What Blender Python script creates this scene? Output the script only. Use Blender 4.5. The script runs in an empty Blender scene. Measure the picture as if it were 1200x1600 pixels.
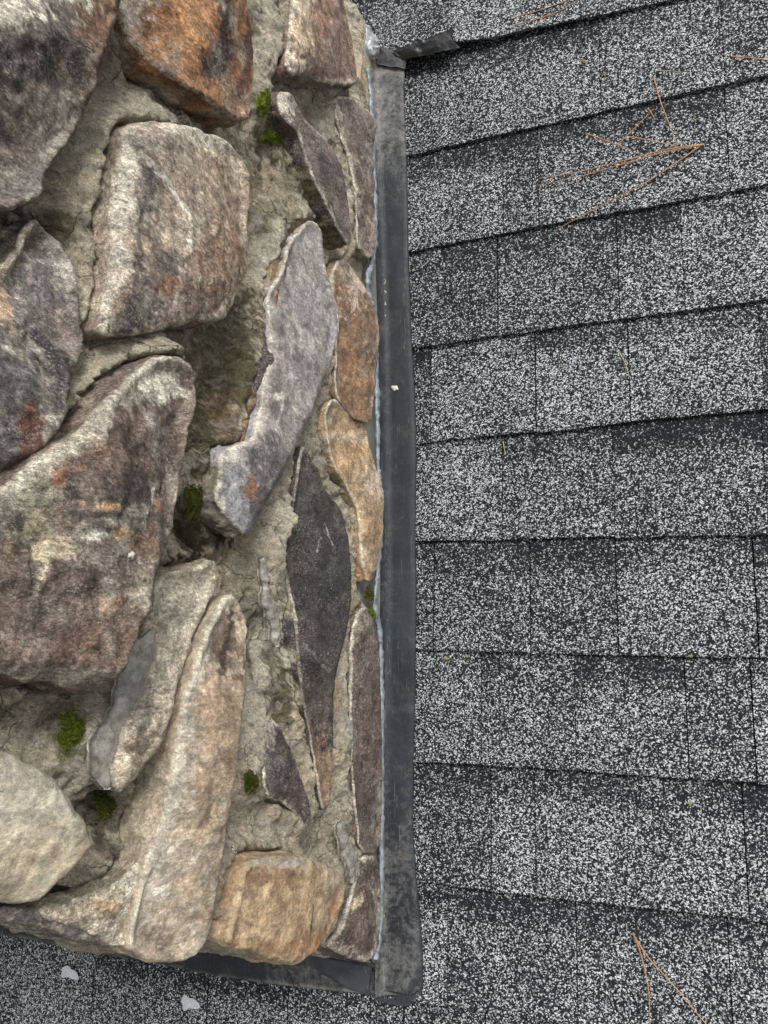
import bpy, math, random
import numpy as np
from mathutils import Matrix, Vector
random.seed(7)
rng = np.random.default_rng(11)
scene = bpy.context.scene

# ------------------------------------------------------------------ camera, world, sun
# everything is modelled in a roof frame (x across the slope, y up the slope, z out of the roof)
# and turned by the roof pitch into the world, where z is truly up.
PITCH = math.radians(22.6)
G = Matrix.Rotation(PITCH, 4, 'X')
F = 1300.0
CAM = np.array([0.4373783, 0.0, 1.0665787])
RM = np.array([[0.9249416, 0.0533378, 0.3763483],
               [0.0010739, 0.9897352, -0.1429092],
               [-0.3801076, 0.1325869, 0.9153900]])
cd = bpy.data.cameras.new('camera'); cam = bpy.data.objects.new('camera', cd)
scene.collection.objects.link(cam); scene.camera = cam
cd.sensor_fit = 'VERTICAL'; cd.sensor_height = 36.0; cd.lens = F / 1600.0 * 36.0
cd.clip_start = 0.02; cd.clip_end = 200
M = Matrix([[*RM[0], CAM[0]], [*RM[1], CAM[1]], [*RM[2], CAM[2]], [0, 0, 0, 1]])
cam.matrix_world = G @ M

w = bpy.data.worlds.new("World"); scene.world = w; w.use_nodes = True
wn = w.node_tree.nodes; wl = w.node_tree.links
bg = wn['Background']; bg.inputs['Strength'].default_value = 0.105
sky = wn.new('ShaderNodeTexSky'); sky.sky_type = 'NISHITA'; sky.sun_disc = False
hs = wn.new('ShaderNodeHueSaturation'); hs.inputs['Saturation'].default_value = 0.12
wl.new(sky.outputs[0], hs.inputs['Color']); wl.new(hs.outputs[0], bg.inputs['Color'])
sky.dust_density = 4.0; sky.air_density = 1.0
# soft sun behind cloud: from above, a little upslope and away from the chimney face
sun_dir = (G.to_3x3() @ Vector((0.42, 0.47, 0.78))).normalized()
sd = bpy.data.lights.new('sun', 'SUN'); sd.energy = 1.5; sd.angle = math.radians(18); sd.color = (1.0, 0.975, 0.94)
sun = bpy.data.objects.new('sun', sd); scene.collection.objects.link(sun)
sun.rotation_euler = sun_dir.to_track_quat('Z', 'Y').to_euler()
sun.location = G @ Vector((1, 2, 3))
sky.sun_elevation = math.asin(sun_dir.z); sky.sun_rotation = math.atan2(sun_dir.x, sun_dir.y)
scene.view_settings.view_transform = 'Standard'; scene.view_settings.look = 'None'
scene.view_settings.exposure = 0.84; scene.view_settings.gamma = 1.0
scene.render.resolution_x = 768; scene.render.resolution_y = 1024
scene.render.engine = 'CYCLES'

# ------------------------------------------------------------------ numeric helpers
def hx(s, lin=True):
    s = s.lstrip('#'); c = np.array([int(s[i:i+2], 16) for i in (0, 2, 4)]) / 255.0
    return np.where(c <= 0.04045, c / 12.92, ((c + 0.055) / 1.055) ** 2.4)

def ray(px, py):
    return RM @ np.array([px - 600.0, -(py - 800.0), -F])
def on_roof(px, py, z=0.0):
    d = ray(px, py); return CAM + d * ((z - CAM[2]) / d[2])
def on_wall(px, py, x=0.0):
    d = ray(px, py); return CAM + d * ((x - CAM[0]) / d[0])

def _h(ix, iy, iz, s):
    n = (ix * 374761393 + iy * 668265263 + iz * 2147483647 + s * 974634777) & 0xFFFFFFFF
    n = ((n ^ (n >> 13)) * 1274126177) & 0xFFFFFFFF
    n = ((n ^ (n >> 16)) * 2246822519) & 0xFFFFFFFF
    return ((n ^ (n >> 15)) & 0xFFFFFF) / float(0xFFFFFF)
def vnoise(P, s=0):
    P = np.asarray(P, float); i = np.floor(P).astype(np.int64); f = P - i; u = f * f * f * (f * (f * 6 - 15) + 10)
    r = 0
    for a in (0, 1):
        for b in (0, 1):
            for c in (0, 1):
                wgt = (u[:, 0] if a else 1 - u[:, 0]) * (u[:, 1] if b else 1 - u[:, 1]) * (u[:, 2] if c else 1 - u[:, 2])
                r = r + wgt * _h(i[:, 0] + a, i[:, 1] + b, i[:, 2] + c, s)
    return r * 2 - 1
def fbm(P, scale, octv=4, s=0, gain=0.5):
    r = 0; a = 1; t = 0; P = np.asarray(P, float) * scale
    for o in range(octv):
        r = r + a * vnoise(P + 17.3 * o, s + o); t += a; a *= gain; P = P * 2.03
    return r / t * 1.6
def ridged(P, scale, octv=4, s=0):
    r = 0; a = 1; t = 0; P = np.asarray(P, float) * scale
    for o in range(octv):
        r = r + a * (1 - np.abs(vnoise(P + 9.1 * o, s + o)) * 2); t += a; a *= 0.5; P = P * 2.1
    return r / t
def sstep(a, b, x):
    t = np.clip((x - a) / (b - a), 0, 1); return t * t * (3 - 2 * t)

def poly_dist(P, V):
    """signed distance (positive inside), nearest boundary point; P (N,2), V (M,2)"""
    N = len(P); best = np.full(N, 1e9); near = np.zeros((N, 2)); ins = np.zeros(N, bool)
    M_ = len(V)
    for k in range(M_):
        a = V[k]; b = V[(k + 1) % M_]; e = b - a
        t = np.clip(((P - a) @ e) / (e @ e + 1e-18), 0, 1)
        q = a + t[:, None] * e; d = np.hypot(*(P - q).T)
        m = d < best; best[m] = d[m]; near[m] = q[m]
        c = ((a[1] > P[:, 1]) != (b[1] > P[:, 1]))
        if e[1] != 0:
            xx = (P[:, 1] - a[1]) / e[1] * e[0] + a[0]; ins ^= c & (P[:, 0] < xx)
    return np.where(ins, best, -best), near

def chaikin(V):
    o = []
    n = len(V)
    for i in range(n):
        a, b = V[i], V[(i + 1) % n]; o += [a * .78 + b * .22, a * .22 + b * .78]
    return np.array(o)
def resample(V, step):
    o = []; n = len(V)
    for i in range(n):
        a, b = V[i], V[(i + 1) % n]; m = max(1, int(np.hypot(*(b - a)) / step))
        for j in range(m): o.append(a + (b - a) * j / m)
    return np.array(o)
def rough_poly(V, amp, seed, step=0.0035):
    V = resample(chaikin(np.asarray(V, float)), step)
    P3 = np.c_[V, np.full(len(V), seed * 3.7)]
    d = np.c_[fbm(P3, 60, 4, seed, .65), fbm(P3, 60, 4, seed + 50, .65)] * amp
    return V + d

# ------------------------------------------------------------------ object helpers
C = scene.collection
def to_mesh(name, V, Fc, mat, col=None, smooth=True, extra=None):
    me = bpy.data.meshes.new(name)
    me.from_pydata([tuple(v) for v in V], [], [tuple(int(i) for i in f) for f in Fc])
    if smooth: me.polygons.foreach_set('use_smooth', [True] * len(me.polygons))
    if mat: me.materials.append(mat)
    if col is not None:
        a = me.attributes.new('Col', 'FLOAT_COLOR', 'POINT')
        c4 = np.ones((len(V), 4)); c4[:, :3] = np.clip(col, 0, 1); a.data.foreach_set('color', c4.ravel())
    for k, v in (extra or {}).items():
        a = me.attributes.new(k, 'FLOAT', 'POINT'); a.data.foreach_set('value', np.asarray(v, float))
    me.update(); return me
def link(name, me, parent=None, origin=(0, 0, 0)):
    o = bpy.data.objects.new(name, me); C.objects.link(o)
    if parent is None: o.matrix_world = G @ Matrix.Translation(Vector(origin))
    else: o.parent = parent; o.matrix_parent_inverse = Matrix.Identity(4)
    return o
def thing(name, label, cat, origin, group=None):
    o = link(name, None, None, origin); tag(o, label, cat, group); o['_o'] = list(map(float, origin)); return o
def tag(o, label=None, cat=None, group=None, kind=None):
    if label: o['label'] = label
    if cat: o['category'] = cat
    if group: o['group'] = group
    if kind: o['kind'] = kind
def part(name, V, Fc, mat, parent, label=None, **k):
    o_ = np.array(parent['_o']) if '_o' in parent else np.zeros(3)
    ob = link(name, to_mesh(name, np.asarray(V) - o_, Fc, mat, **k), parent)
    if label: ob['label'] = label
    return ob
def solo(name, V, Fc, mat, label, cat, group=None, kind=None, **k):
    V = np.asarray(V, float); o_ = V.mean(0); o_[2] = V[:, 2].min()
    ob = link(name, to_mesh(name, V - o_, Fc, mat, **k), None, o_); tag(ob, label, cat, group, kind); return ob
def gridfaces(nr, nc, off=0, wrap=False):
    f = []
    for i in range(nr - 1):
        for j in range(nc if wrap else nc - 1):
            j2 = (j + 1) % nc
            f.append((off + i * nc + j, off + i * nc + j2, off + (i + 1) * nc + j2, off + (i + 1) * nc + j))
    return f
def tube(pts, rad, sides=6):
    pts = np.asarray(pts, float); n = len(pts); rad = np.broadcast_to(rad, n); V = []
    for i in range(n):
        t = pts[min(i + 1, n - 1)] - pts[max(i - 1, 0)]; t = t / (np.linalg.norm(t) + 1e-12)
        a = np.cross(t, [0.31, 0.2, 0.93]); a /= np.linalg.norm(a) + 1e-12; b = np.cross(t, a)
        for k in range(sides):
            an = 2 * math.pi * k / sides; V.append(pts[i] + rad[i] * (math.cos(an) * a + math.sin(an) * b))
    Fc = gridfaces(n, sides, 0, True)
    Fc.append(tuple(range(sides))[::-1]); Fc.append(tuple((n - 1) * sides + k for k in range(sides)))
    return np.array(V), Fc
def spline(pts, n):
    pts = np.asarray(pts, float); P = np.vstack([2 * pts[0] - pts[1], pts, 2 * pts[-1] - pts[-2]]); m = len(pts) - 1; o = []
    for q in np.linspace(0, m - 1e-9, n):
        i = int(q); t = q - i; a, b, c, d = P[i], P[i + 1], P[i + 2], P[i + 3]
        o.append(.5 * ((2 * b) + (-a + c) * t + (2 * a - 5 * b + 4 * c - d) * t * t + (-a + 3 * b - 3 * c + d) * t ** 3))
    return np.array(o)

# ------------------------------------------------------------------ materials
def newmat(name):
    m = bpy.data.materials.new(name); m.use_nodes = True
    nt = m.node_tree; b = nt.nodes['Principled BSDF']; return m, nt, b
def N(nt, t, **kw):
    n = nt.nodes.new(t)
    for k, v in kw.items():
        if k in n.inputs: n.inputs[k].default_value = v
        else: setattr(n, k, v)
    return n
def noise(nt, co, scale, detail=6, rough=.6, dist=0):
    n = N(nt, 'ShaderNodeTexNoise', Scale=scale, Detail=detail, Roughness=rough, Distortion=dist); nt.links.new(co, n.inputs['Vector']); return n.outputs['Fac']
def ramp(nt, fac, *stops):
    r = nt.nodes.new('ShaderNodeValToRGB'); e = r.color_ramp.elements
    while len(e) > 1: e.remove(e[0])
    e[0].position = stops[0][0]; e[0].color = (*([stops[0][1]] * 3 if np.isscalar(stops[0][1]) else stops[0][1]), 1)
    for p, c in stops[1:]:
        x = e.new(p); x.color = (*([c] * 3 if np.isscalar(c) else c), 1)
    nt.links.new(fac, r.inputs[0]); return r.outputs[0]
def mix(nt, mode, fac, a, b):
    m = nt.nodes.new('ShaderNodeMix'); m.data_type = 'RGBA'; m.blend_type = mode
    for s, v in ((0, fac), (6, a), (7, b)):
        if isinstance(v, (int, float)) and s == 0: m.inputs[0].default_value = v
        elif isinstance(v, (tuple, list, np.ndarray)): m.inputs[s].default_value = (*v[:3], 1)
        else: nt.links.new(v, m.inputs[s])
    return m.outputs[2]
def math_(nt, op, a, b=None, clamp=False):
    m = nt.nodes.new('ShaderNodeMath'); m.operation = op; m.use_clamp = clamp
    for i, v in enumerate((a, b)):
        if v is None: continue
        if isinstance(v, (int, float)): m.inputs[i].default_value = v
        else: nt.links.new(v, m.inputs[i])
    return m.outputs[0]
def bump(nt, h, strength, dist, prev=None):
    b = N(nt, 'ShaderNodeBump', Strength=strength, Distance=dist); nt.links.new(h, b.inputs['Height'])
    if prev is not None: nt.links.new(prev, b.inputs['Normal'])
    return b.outputs[0]
def objco(nt, scale=None):
    tc = nt.nodes.new('ShaderNodeTexCoord'); o = tc.outputs['Object']
    if scale is None: return o
    mp = nt.nodes.new('ShaderNodeMapping'); mp.inputs['Scale'].default_value = scale; nt.links.new(o, mp.inputs[0]); return mp.outputs[0]
def attr(nt, name, out='Color'):
    a = nt.nodes.new('ShaderNodeAttribute'); a.attribute_name = name; return a.outputs[out]

def mat_stone():
    m, nt, b = newmat('weathered_stone'); co = objco(nt, (1, 1, .62)); cs = objco(nt, (1, 1.0, .5))
    col = attr(nt, 'Col'); gr = attr(nt, 'grain', 'Fac')
    n1 = noise(nt, co, 60, 8, .7, .6); n2 = noise(nt, cs, 520, 8, .78, .3); n3 = noise(nt, co, 1500, 4, .75); n4 = noise(nt, co, 150, 8, .74, .8)
    c = mix(nt, 'MULTIPLY', 1.0, col, ramp(nt, n1, (.36, .56), (.48, .94), (.52, 1.08), (.66, 1.5)))
    c = mix(nt, 'MULTIPLY', gr, c, ramp(nt, n4, (.38, .48), (.475, .92), (.52, 1.08), (.62, 1.5)))
    c = mix(nt, 'MULTIPLY', gr, c, ramp(nt, n2, (.38, .36), (.475, .88), (.52, 1.12), (.62, 2.0)))
    c = mix(nt, 'MULTIPLY', gr, c, ramp(nt, n3, (.38, .5), (.5, 1.0), (.62, 1.55)))
    # pale lichen / lime specks, clustered
    sp = noise(nt, co, 620, 6, .8, .5); reg = noise(nt, co, 34, 5, .65)
    spm = math_(nt, 'MULTIPLY', ramp(nt, sp, (.555, 0.0), (.585, 1.0)), ramp(nt, reg, (.40, 0.10), (.58, .85)))
    c = mix(nt, 'MIX', math_(nt, 'MULTIPLY', spm, gr), c, (.56, .52, .44))
    dk = noise(nt, co, 300, 7, .8, 1.2)
    c = mix(nt, 'MIX', math_(nt, 'MULTIPLY', ramp(nt, dk, (.60, 0.0), (.635, 1.0)), .6), c, (.04, .034, .030))
    vs = objco(nt, (1.0, .18, 1.0)); st = noise(nt, vs, 420, 6, .75, .3)
    c = mix(nt, 'MIX', math_(nt, 'MULTIPLY', ramp(nt, st, (.60, 0.0), (.65, 1.0)), .16), c, (.42, .36, .28))
    nt.links.new(c, b.inputs['Base Color']); b.inputs['Roughness'].default_value = .72
    b.inputs['Specular IOR Level'].default_value = .35
    h = bump(nt, noise(nt, co, 150, 9, .76), .8, .0028); h = bump(nt, noise(nt, co, 800, 6, .8), 1.0, .0012, h)
    nt.links.new(h, b.inputs['Normal']); return m
def mat_mortar():
    m, nt, b = newmat('cement_mortar'); co = objco(nt, (1, 1, .7)); col = attr(nt, 'Col')
    n1 = noise(nt, co, 38, 9, .75, .3); n2 = noise(nt, co, 420, 8, .85); n3 = noise(nt, co, 1100, 4, .85); n4 = noise(nt, co, 140, 9, .8, .6)
    c = mix(nt, 'MULTIPLY', 1.0, col, ramp(nt, n1, (.34, .68), (.5, 1.0), (.66, 1.30)))
    c = mix(nt, 'MULTIPLY', 1.0, c, ramp(nt, n4, (.38, .58), (.48, .96), (.53, 1.06), (.63, 1.30)))
    c = mix(nt, 'MULTIPLY', 1.0, c, ramp(nt, n2, (.38, .45), (.48, .94), (.54, 1.08), (.62, 1.42)))
    c = mix(nt, 'MULTIPLY', 1.0, c, ramp(nt, n3, (.36, .60), (.5, 1.0), (.64, 1.35)))
    w4 = noise(nt, co, 60, 9, .8, .5)
    c = mix(nt, 'MIX', math_(nt, 'MULTIPLY', ramp(nt, w4, (.52, 0.0), (.57, 1.0)), .40), c, (.56, .515, .43))
    c = mix(nt, 'MIX', math_(nt, 'MULTIPLY', ramp(nt, noise(nt, co, 110, 9, .82, .9), (.58, 0.0), (.61, 1.0)), .55), c, (.10, .088, .058))
    # hairline cracks
    wob = N(nt, 'ShaderNodeTexNoise', Scale=60.0, Detail=5.0); nt.links.new(co, wob.inputs['Vector'])
    ad = nt.nodes.new('ShaderNodeVectorMath'); ad.operation = 'MULTIPLY_ADD'; nt.links.new(wob.outputs['Color'], ad.inputs[0]); ad.inputs[1].default_value = (.02,) * 3; nt.links.new(co, ad.inputs[2])
    v = N(nt, 'ShaderNodeTexVoronoi', Scale=26.0, feature='DISTANCE_TO_EDGE'); nt.links.new(ad.outputs[0], v.inputs['Vector'])
    ck = math_(nt, 'MULTIPLY', ramp(nt, v.outputs['Distance'], (.0, 1.0), (.016, 0.0)), ramp(nt, noise(nt, co, 17, 3, .6), (.50, 0.0), (.56, 1.0)))
    c = mix(nt, 'MIX', math_(nt, 'MULTIPLY', ck, .8), c, (.03, .025, .018))
    nt.links.new(c, b.inputs['Base Color']); b.inputs['Roughness'].default_value = .92; b.inputs['Specular IOR Level'].default_value = .15
    h = bump(nt, noise(nt, co, 90, 10, .8), 1.0, .006); h = bump(nt, noise(nt, co, 330, 8, .85), 1.0, .004, h); h = bump(nt, n3, 1.0, .0012, h)
    h = bump(nt, math_(nt, 'SUBTRACT', 1.0, ck), .8, .002, h)
    nt.links.new(h, b.inputs['Normal']); return m
def mat_shingle():
    m, nt, b = newmat('mineral_granule_shingle'); co = objco(nt)
    wob = N(nt, 'ShaderNodeTexNoise', Scale=500.0, Detail=2.0); nt.links.new(co, wob.inputs['Vector'])
    add = nt.nodes.new('ShaderNodeVectorMath'); add.operation = 'MULTIPLY_ADD'
    nt.links.new(wob.outputs['Color'], add.inputs[0]); add.inputs[1].default_value = (.0016,) * 3; nt.links.new(co, add.inputs[2])
    v = N(nt, 'ShaderNodeTexVoronoi', Scale=690.0, feature='F1'); nt.links.new(add.outputs[0], v.inputs['Vector'])
    rnd = nt.nodes.new('ShaderNodeSeparateColor'); nt.links.new(v.outputs['Color'], rnd.inputs[0])
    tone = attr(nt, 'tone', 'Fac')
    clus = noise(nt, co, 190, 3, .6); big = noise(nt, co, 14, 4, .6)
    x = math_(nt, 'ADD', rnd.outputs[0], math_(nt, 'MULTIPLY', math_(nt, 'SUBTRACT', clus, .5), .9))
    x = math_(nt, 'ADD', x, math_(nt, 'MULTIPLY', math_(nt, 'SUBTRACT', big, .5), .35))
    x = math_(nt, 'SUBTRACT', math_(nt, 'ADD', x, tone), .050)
    c = ramp(nt, x, (.0, (.012, .013, .016)), (.44, (.018, .020, .023)), (.55, (.070, .074, .080)), (.63, (.20, .215, .225)), (.76, (.41, .43, .44)), (1.0, (.62, .64, .645)))
    gap = ramp(nt, v.outputs['Distance'], (.45, 1.0), (.75, .5))
    c = mix(nt, 'MULTIPLY', 1.0, c, gap)
    nt.links.new(c, b.inputs['Base Color']); b.inputs['Roughness'].default_value = .8; b.inputs['Specular IOR Level'].default_value = .15
    hh = math_(nt, 'SUBTRACT', 1.0, v.outputs['Distance'])
    h = bump(nt, hh, .7, .0012); nt.links.new(h, b.inputs['Normal']); return m
def mat_metal(name, base, dust, rough=.42, dusty=.45, metallic=.0):
    m, nt, b = newmat(name); co = objco(nt); ln = objco(nt, (1, .12, 1))
    col = attr(nt, 'Col'); wear = attr(nt, 'wear', 'Fac')
    n1 = noise(nt, co, 30, 9, .75, .5); n2 = noise(nt, ln, 500, 6, .75); n3 = noise(nt, co, 900, 5, .75); n5 = noise(nt, co, 120, 9, .8, .6)
    c = mix(nt, 'MULTIPLY', 1.0, col, ramp(nt, n2, (.35, .86), (.65, 1.16)))
    d = math_(nt, 'MULTIPLY', ramp(nt, n1, (.48, 0.0), (.66, 1.0)), dusty)
    c = mix(nt, 'MIX', math_(nt, 'MULTIPLY', d, ramp(nt, n5, (.42, .2), (.6, 1.0))), c, hx(dust))
    wv = math_(nt, 'ADD', math_(nt, 'MULTIPLY', math_(nt, 'ADD', n5, math_(nt, 'MULTIPLY', n1, .8)), 1.0), math_(nt, 'MULTIPLY', wear, .13))
    c = mix(nt, 'MIX', math_(nt, 'MULTIPLY', ramp(nt, math_(nt, 'MULTIPLY', wv, .6), (.565, 0.0), (.66, .5), (.76, 1.0)), math_(nt, 'MULTIPLY', wear, .75, True)), c, hx('#7c7a75'))
    for ang, sc_, st_ in ((38, 16, .30), (-22, 22, .18), (52, 30, .2)):
        mp = nt.nodes.new('ShaderNodeMapping'); mp.inputs['Rotation'].default_value = (0, 0, math.radians(ang)); mp.inputs['Scale'].default_value = (6, .35, 1)
        nt.links.new(co, mp.inputs[0]); s_ = noise(nt, mp.outputs[0], sc_, 3, .7, .1)
        c = mix(nt, 'MIX', math_(nt, 'MULTIPLY', ramp(nt, s_, (.640, 0.0), (.648, 1.0), (.656, 0.0)), st_), c, hx('#a5a59f'))
    c = mix(nt, 'MIX', math_(nt, 'MULTIPLY', ramp(nt, n3, (.63, 0.0), (.67, 1.0)), .45), c, hx('#8d8a82'))
    nt.links.new(c, b.inputs['Base Color']); b.inputs['Metallic'].default_value = metallic; b.inputs['Specular IOR Level'].default_value = .22
    nt.links.new(ramp(nt, n5, (.35, rough - .08), (.65, rough + .2)), b.inputs['Roughness'])
    h = bump(nt, noise(nt, co, 45, 5, .6), .3, .003); h = bump(nt, n5, .35, .0012, h); h = bump(nt, n3, .3, .0005, h)
    nt.links.new(h, b.inputs['Normal']); return m
def mat_simple(name, c0, c1, scale=200, rough=.6, spec=.5, bmp=.3, trans=0, alpha=1):
    m, nt, b = newmat(name); co = objco(nt)
    c = ramp(nt, noise(nt, co, scale, 5, .7), (.3, tuple(hx(c0))), (.7, tuple(hx(c1))))
    nt.links.new(c, b.inputs['Base Color']); b.inputs['Roughness'].default_value = rough; b.inputs['Specular IOR Level'].default_value = spec
    b.inputs['Transmission Weight'].default_value = trans; b.inputs['Alpha'].default_value = alpha
    h = bump(nt, noise(nt, co, scale * 2, 4, .6), bmp, .001); nt.links.new(h, b.inputs['Normal']); return m
STONE = mat_stone(); MORTAR = mat_mortar(); SHING = mat_shingle()
FLASH = mat_metal('dark_flashing_metal', '#2b2e32', '#6f6c64', .48, .18)
LEG = mat_metal('dull_lead_leg', '#5b6064', '#9b988e', .5, .4)
BEAD = mat_simple('grey_sealant', '#4e5355', '#98a2a8', 70, .35, .5, .8)
SILI = mat_simple('clear_aged_sealant', '#5b574e', '#d0ccc2', 90, .16, .8, .5, 0, .55)
FOIL = mat_simple('crumpled_foil', '#55585a', '#b0b3b4', 120, .3, .8, .4)
BLACK = mat_simple('torn_black_membrane', '#0d0d0e', '#2a2a2c', 160, .35, .6, .6)
NEEDLE = mat_simple('dry_pine_needle', '#775339', '#b99067', 60, .55, .4, .2)
PALEN = mat_simple('pale_pine_needle', '#9a8a66', '#bba982', 60, .6, .3, .2)
MOSS = mat_simple('moss', '#3b4216', '#74802e', 300, .9, .1, .3)
MOSSD = mat_simple('dark_moss', '#2c2f12', '#585c26', 300, .9, .1, .3)
DRIP = mat_simple('dried_white_drip', '#9fa3a6', '#c3c6c8', 300, .5, .4, .3)
LICH = mat_simple('yellow_lichen', '#6d6a35', '#8f8a55', 500, .9, .1, .5)
PEBC = mat_simple('dried_sealant_crust', '#77736a', '#b3ad9d', 300, .8, .2, .5)
LEAF = mat_simple('dry_leaf_bit', '#4d4234', '#857760', 300, .8, .2, .3)
PEB = mat_simple('pale_pebble', '#b3aca0', '#d0cabe', 300, .7, .3, .3)
DECK = mat_simple('roof_felt', '#101011', '#1c1c1e', 200, .9, .2, .4)

# ------------------------------------------------------------------ stone colouring
def paint(P2, P3, base, marks, d, seed):
    """P2: (y,z) positions on the wall face; marks: patches of mineral colour, smeared mortar, and shade painted into gaps, a hole and a bevel"""
    n = len(P2); base = hx(base); c = np.tile(base, (n, 1))
    v1 = fbm(P3, 22, 5, seed, .6)[:, None]; v2 = fbm(P3, 70, 4, seed + 9, .6)[:, None]
    c = c * (1 + .30 * v1 + .22 * v2)
    tint = fbm(P3, 14, 3, seed + 21)[:, None]
    c = c * (1 + tint * np.array([[.10, 0, -.10]]))
    wx = fbm(P3, 26, 5, seed + 3, .68); wy = fbm(P3, 26, 5, seed + 4, .68); ed = fbm(P3, 95, 4, seed + 5, .75); ed2 = fbm(P3, 260, 2, seed + 15, .7)
    for mk in marks:
        if mk[0] == 'L':
            _, pts, wpx, colr, st = mk
            q = np.array([on_wall(px, py, d)[1:] for px, py in pts])
            e1 = on_wall(pts[0][0] + wpx, pts[0][1], d)[1:]; e2 = on_wall(pts[0][0], pts[0][1] + wpx, d)[1:]
            wd = .5 * (np.hypot(*(e1 - q[0])) * .7 + np.hypot(*(e2 - q[0])))
            best = np.full(n, 1e9); PP = P2 + np.c_[wx, wy] * .006
            for a, b_ in zip(q[:-1], q[1:]):
                e = b_ - a; t = np.clip(((PP - a) @ e) / (e @ e), 0, 1); best = np.minimum(best, np.hypot(*(PP - a - t[:, None] * e).T))
            r = best / wd + .45 * ed
            k = (1 - sstep(.55, 1.0, r + .35 * ed2)) * st
        else:
            px, py, rx, ry, colr, st = mk
            o = on_wall(px, py, d)[1:]; ex = on_wall(px - rx, py, d)[1:] - o; ey = on_wall(px, py - ry, d)[1:] - o
            A = np.linalg.inv(np.array([ex, ey]).T)
            q = (P2 - o) @ A.T
            r = np.hypot(q[:, 0] + .35 * wy, q[:, 1]) + .50 * wx + .55 * ed + .3 * ed2
            k = (1 - sstep(.72, 1.05, r)) * st
        c = c * (1 - k[:, None]) + hx(colr) * (1 + .22 * v2 + .15 * v1) * k[:, None]
    lum = c @ np.array([.3, .59, .11]); c = (lum[:, None] + (c - lum[:, None]) * .80) * 1.12
    return np.clip(c, .008, .75)

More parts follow.
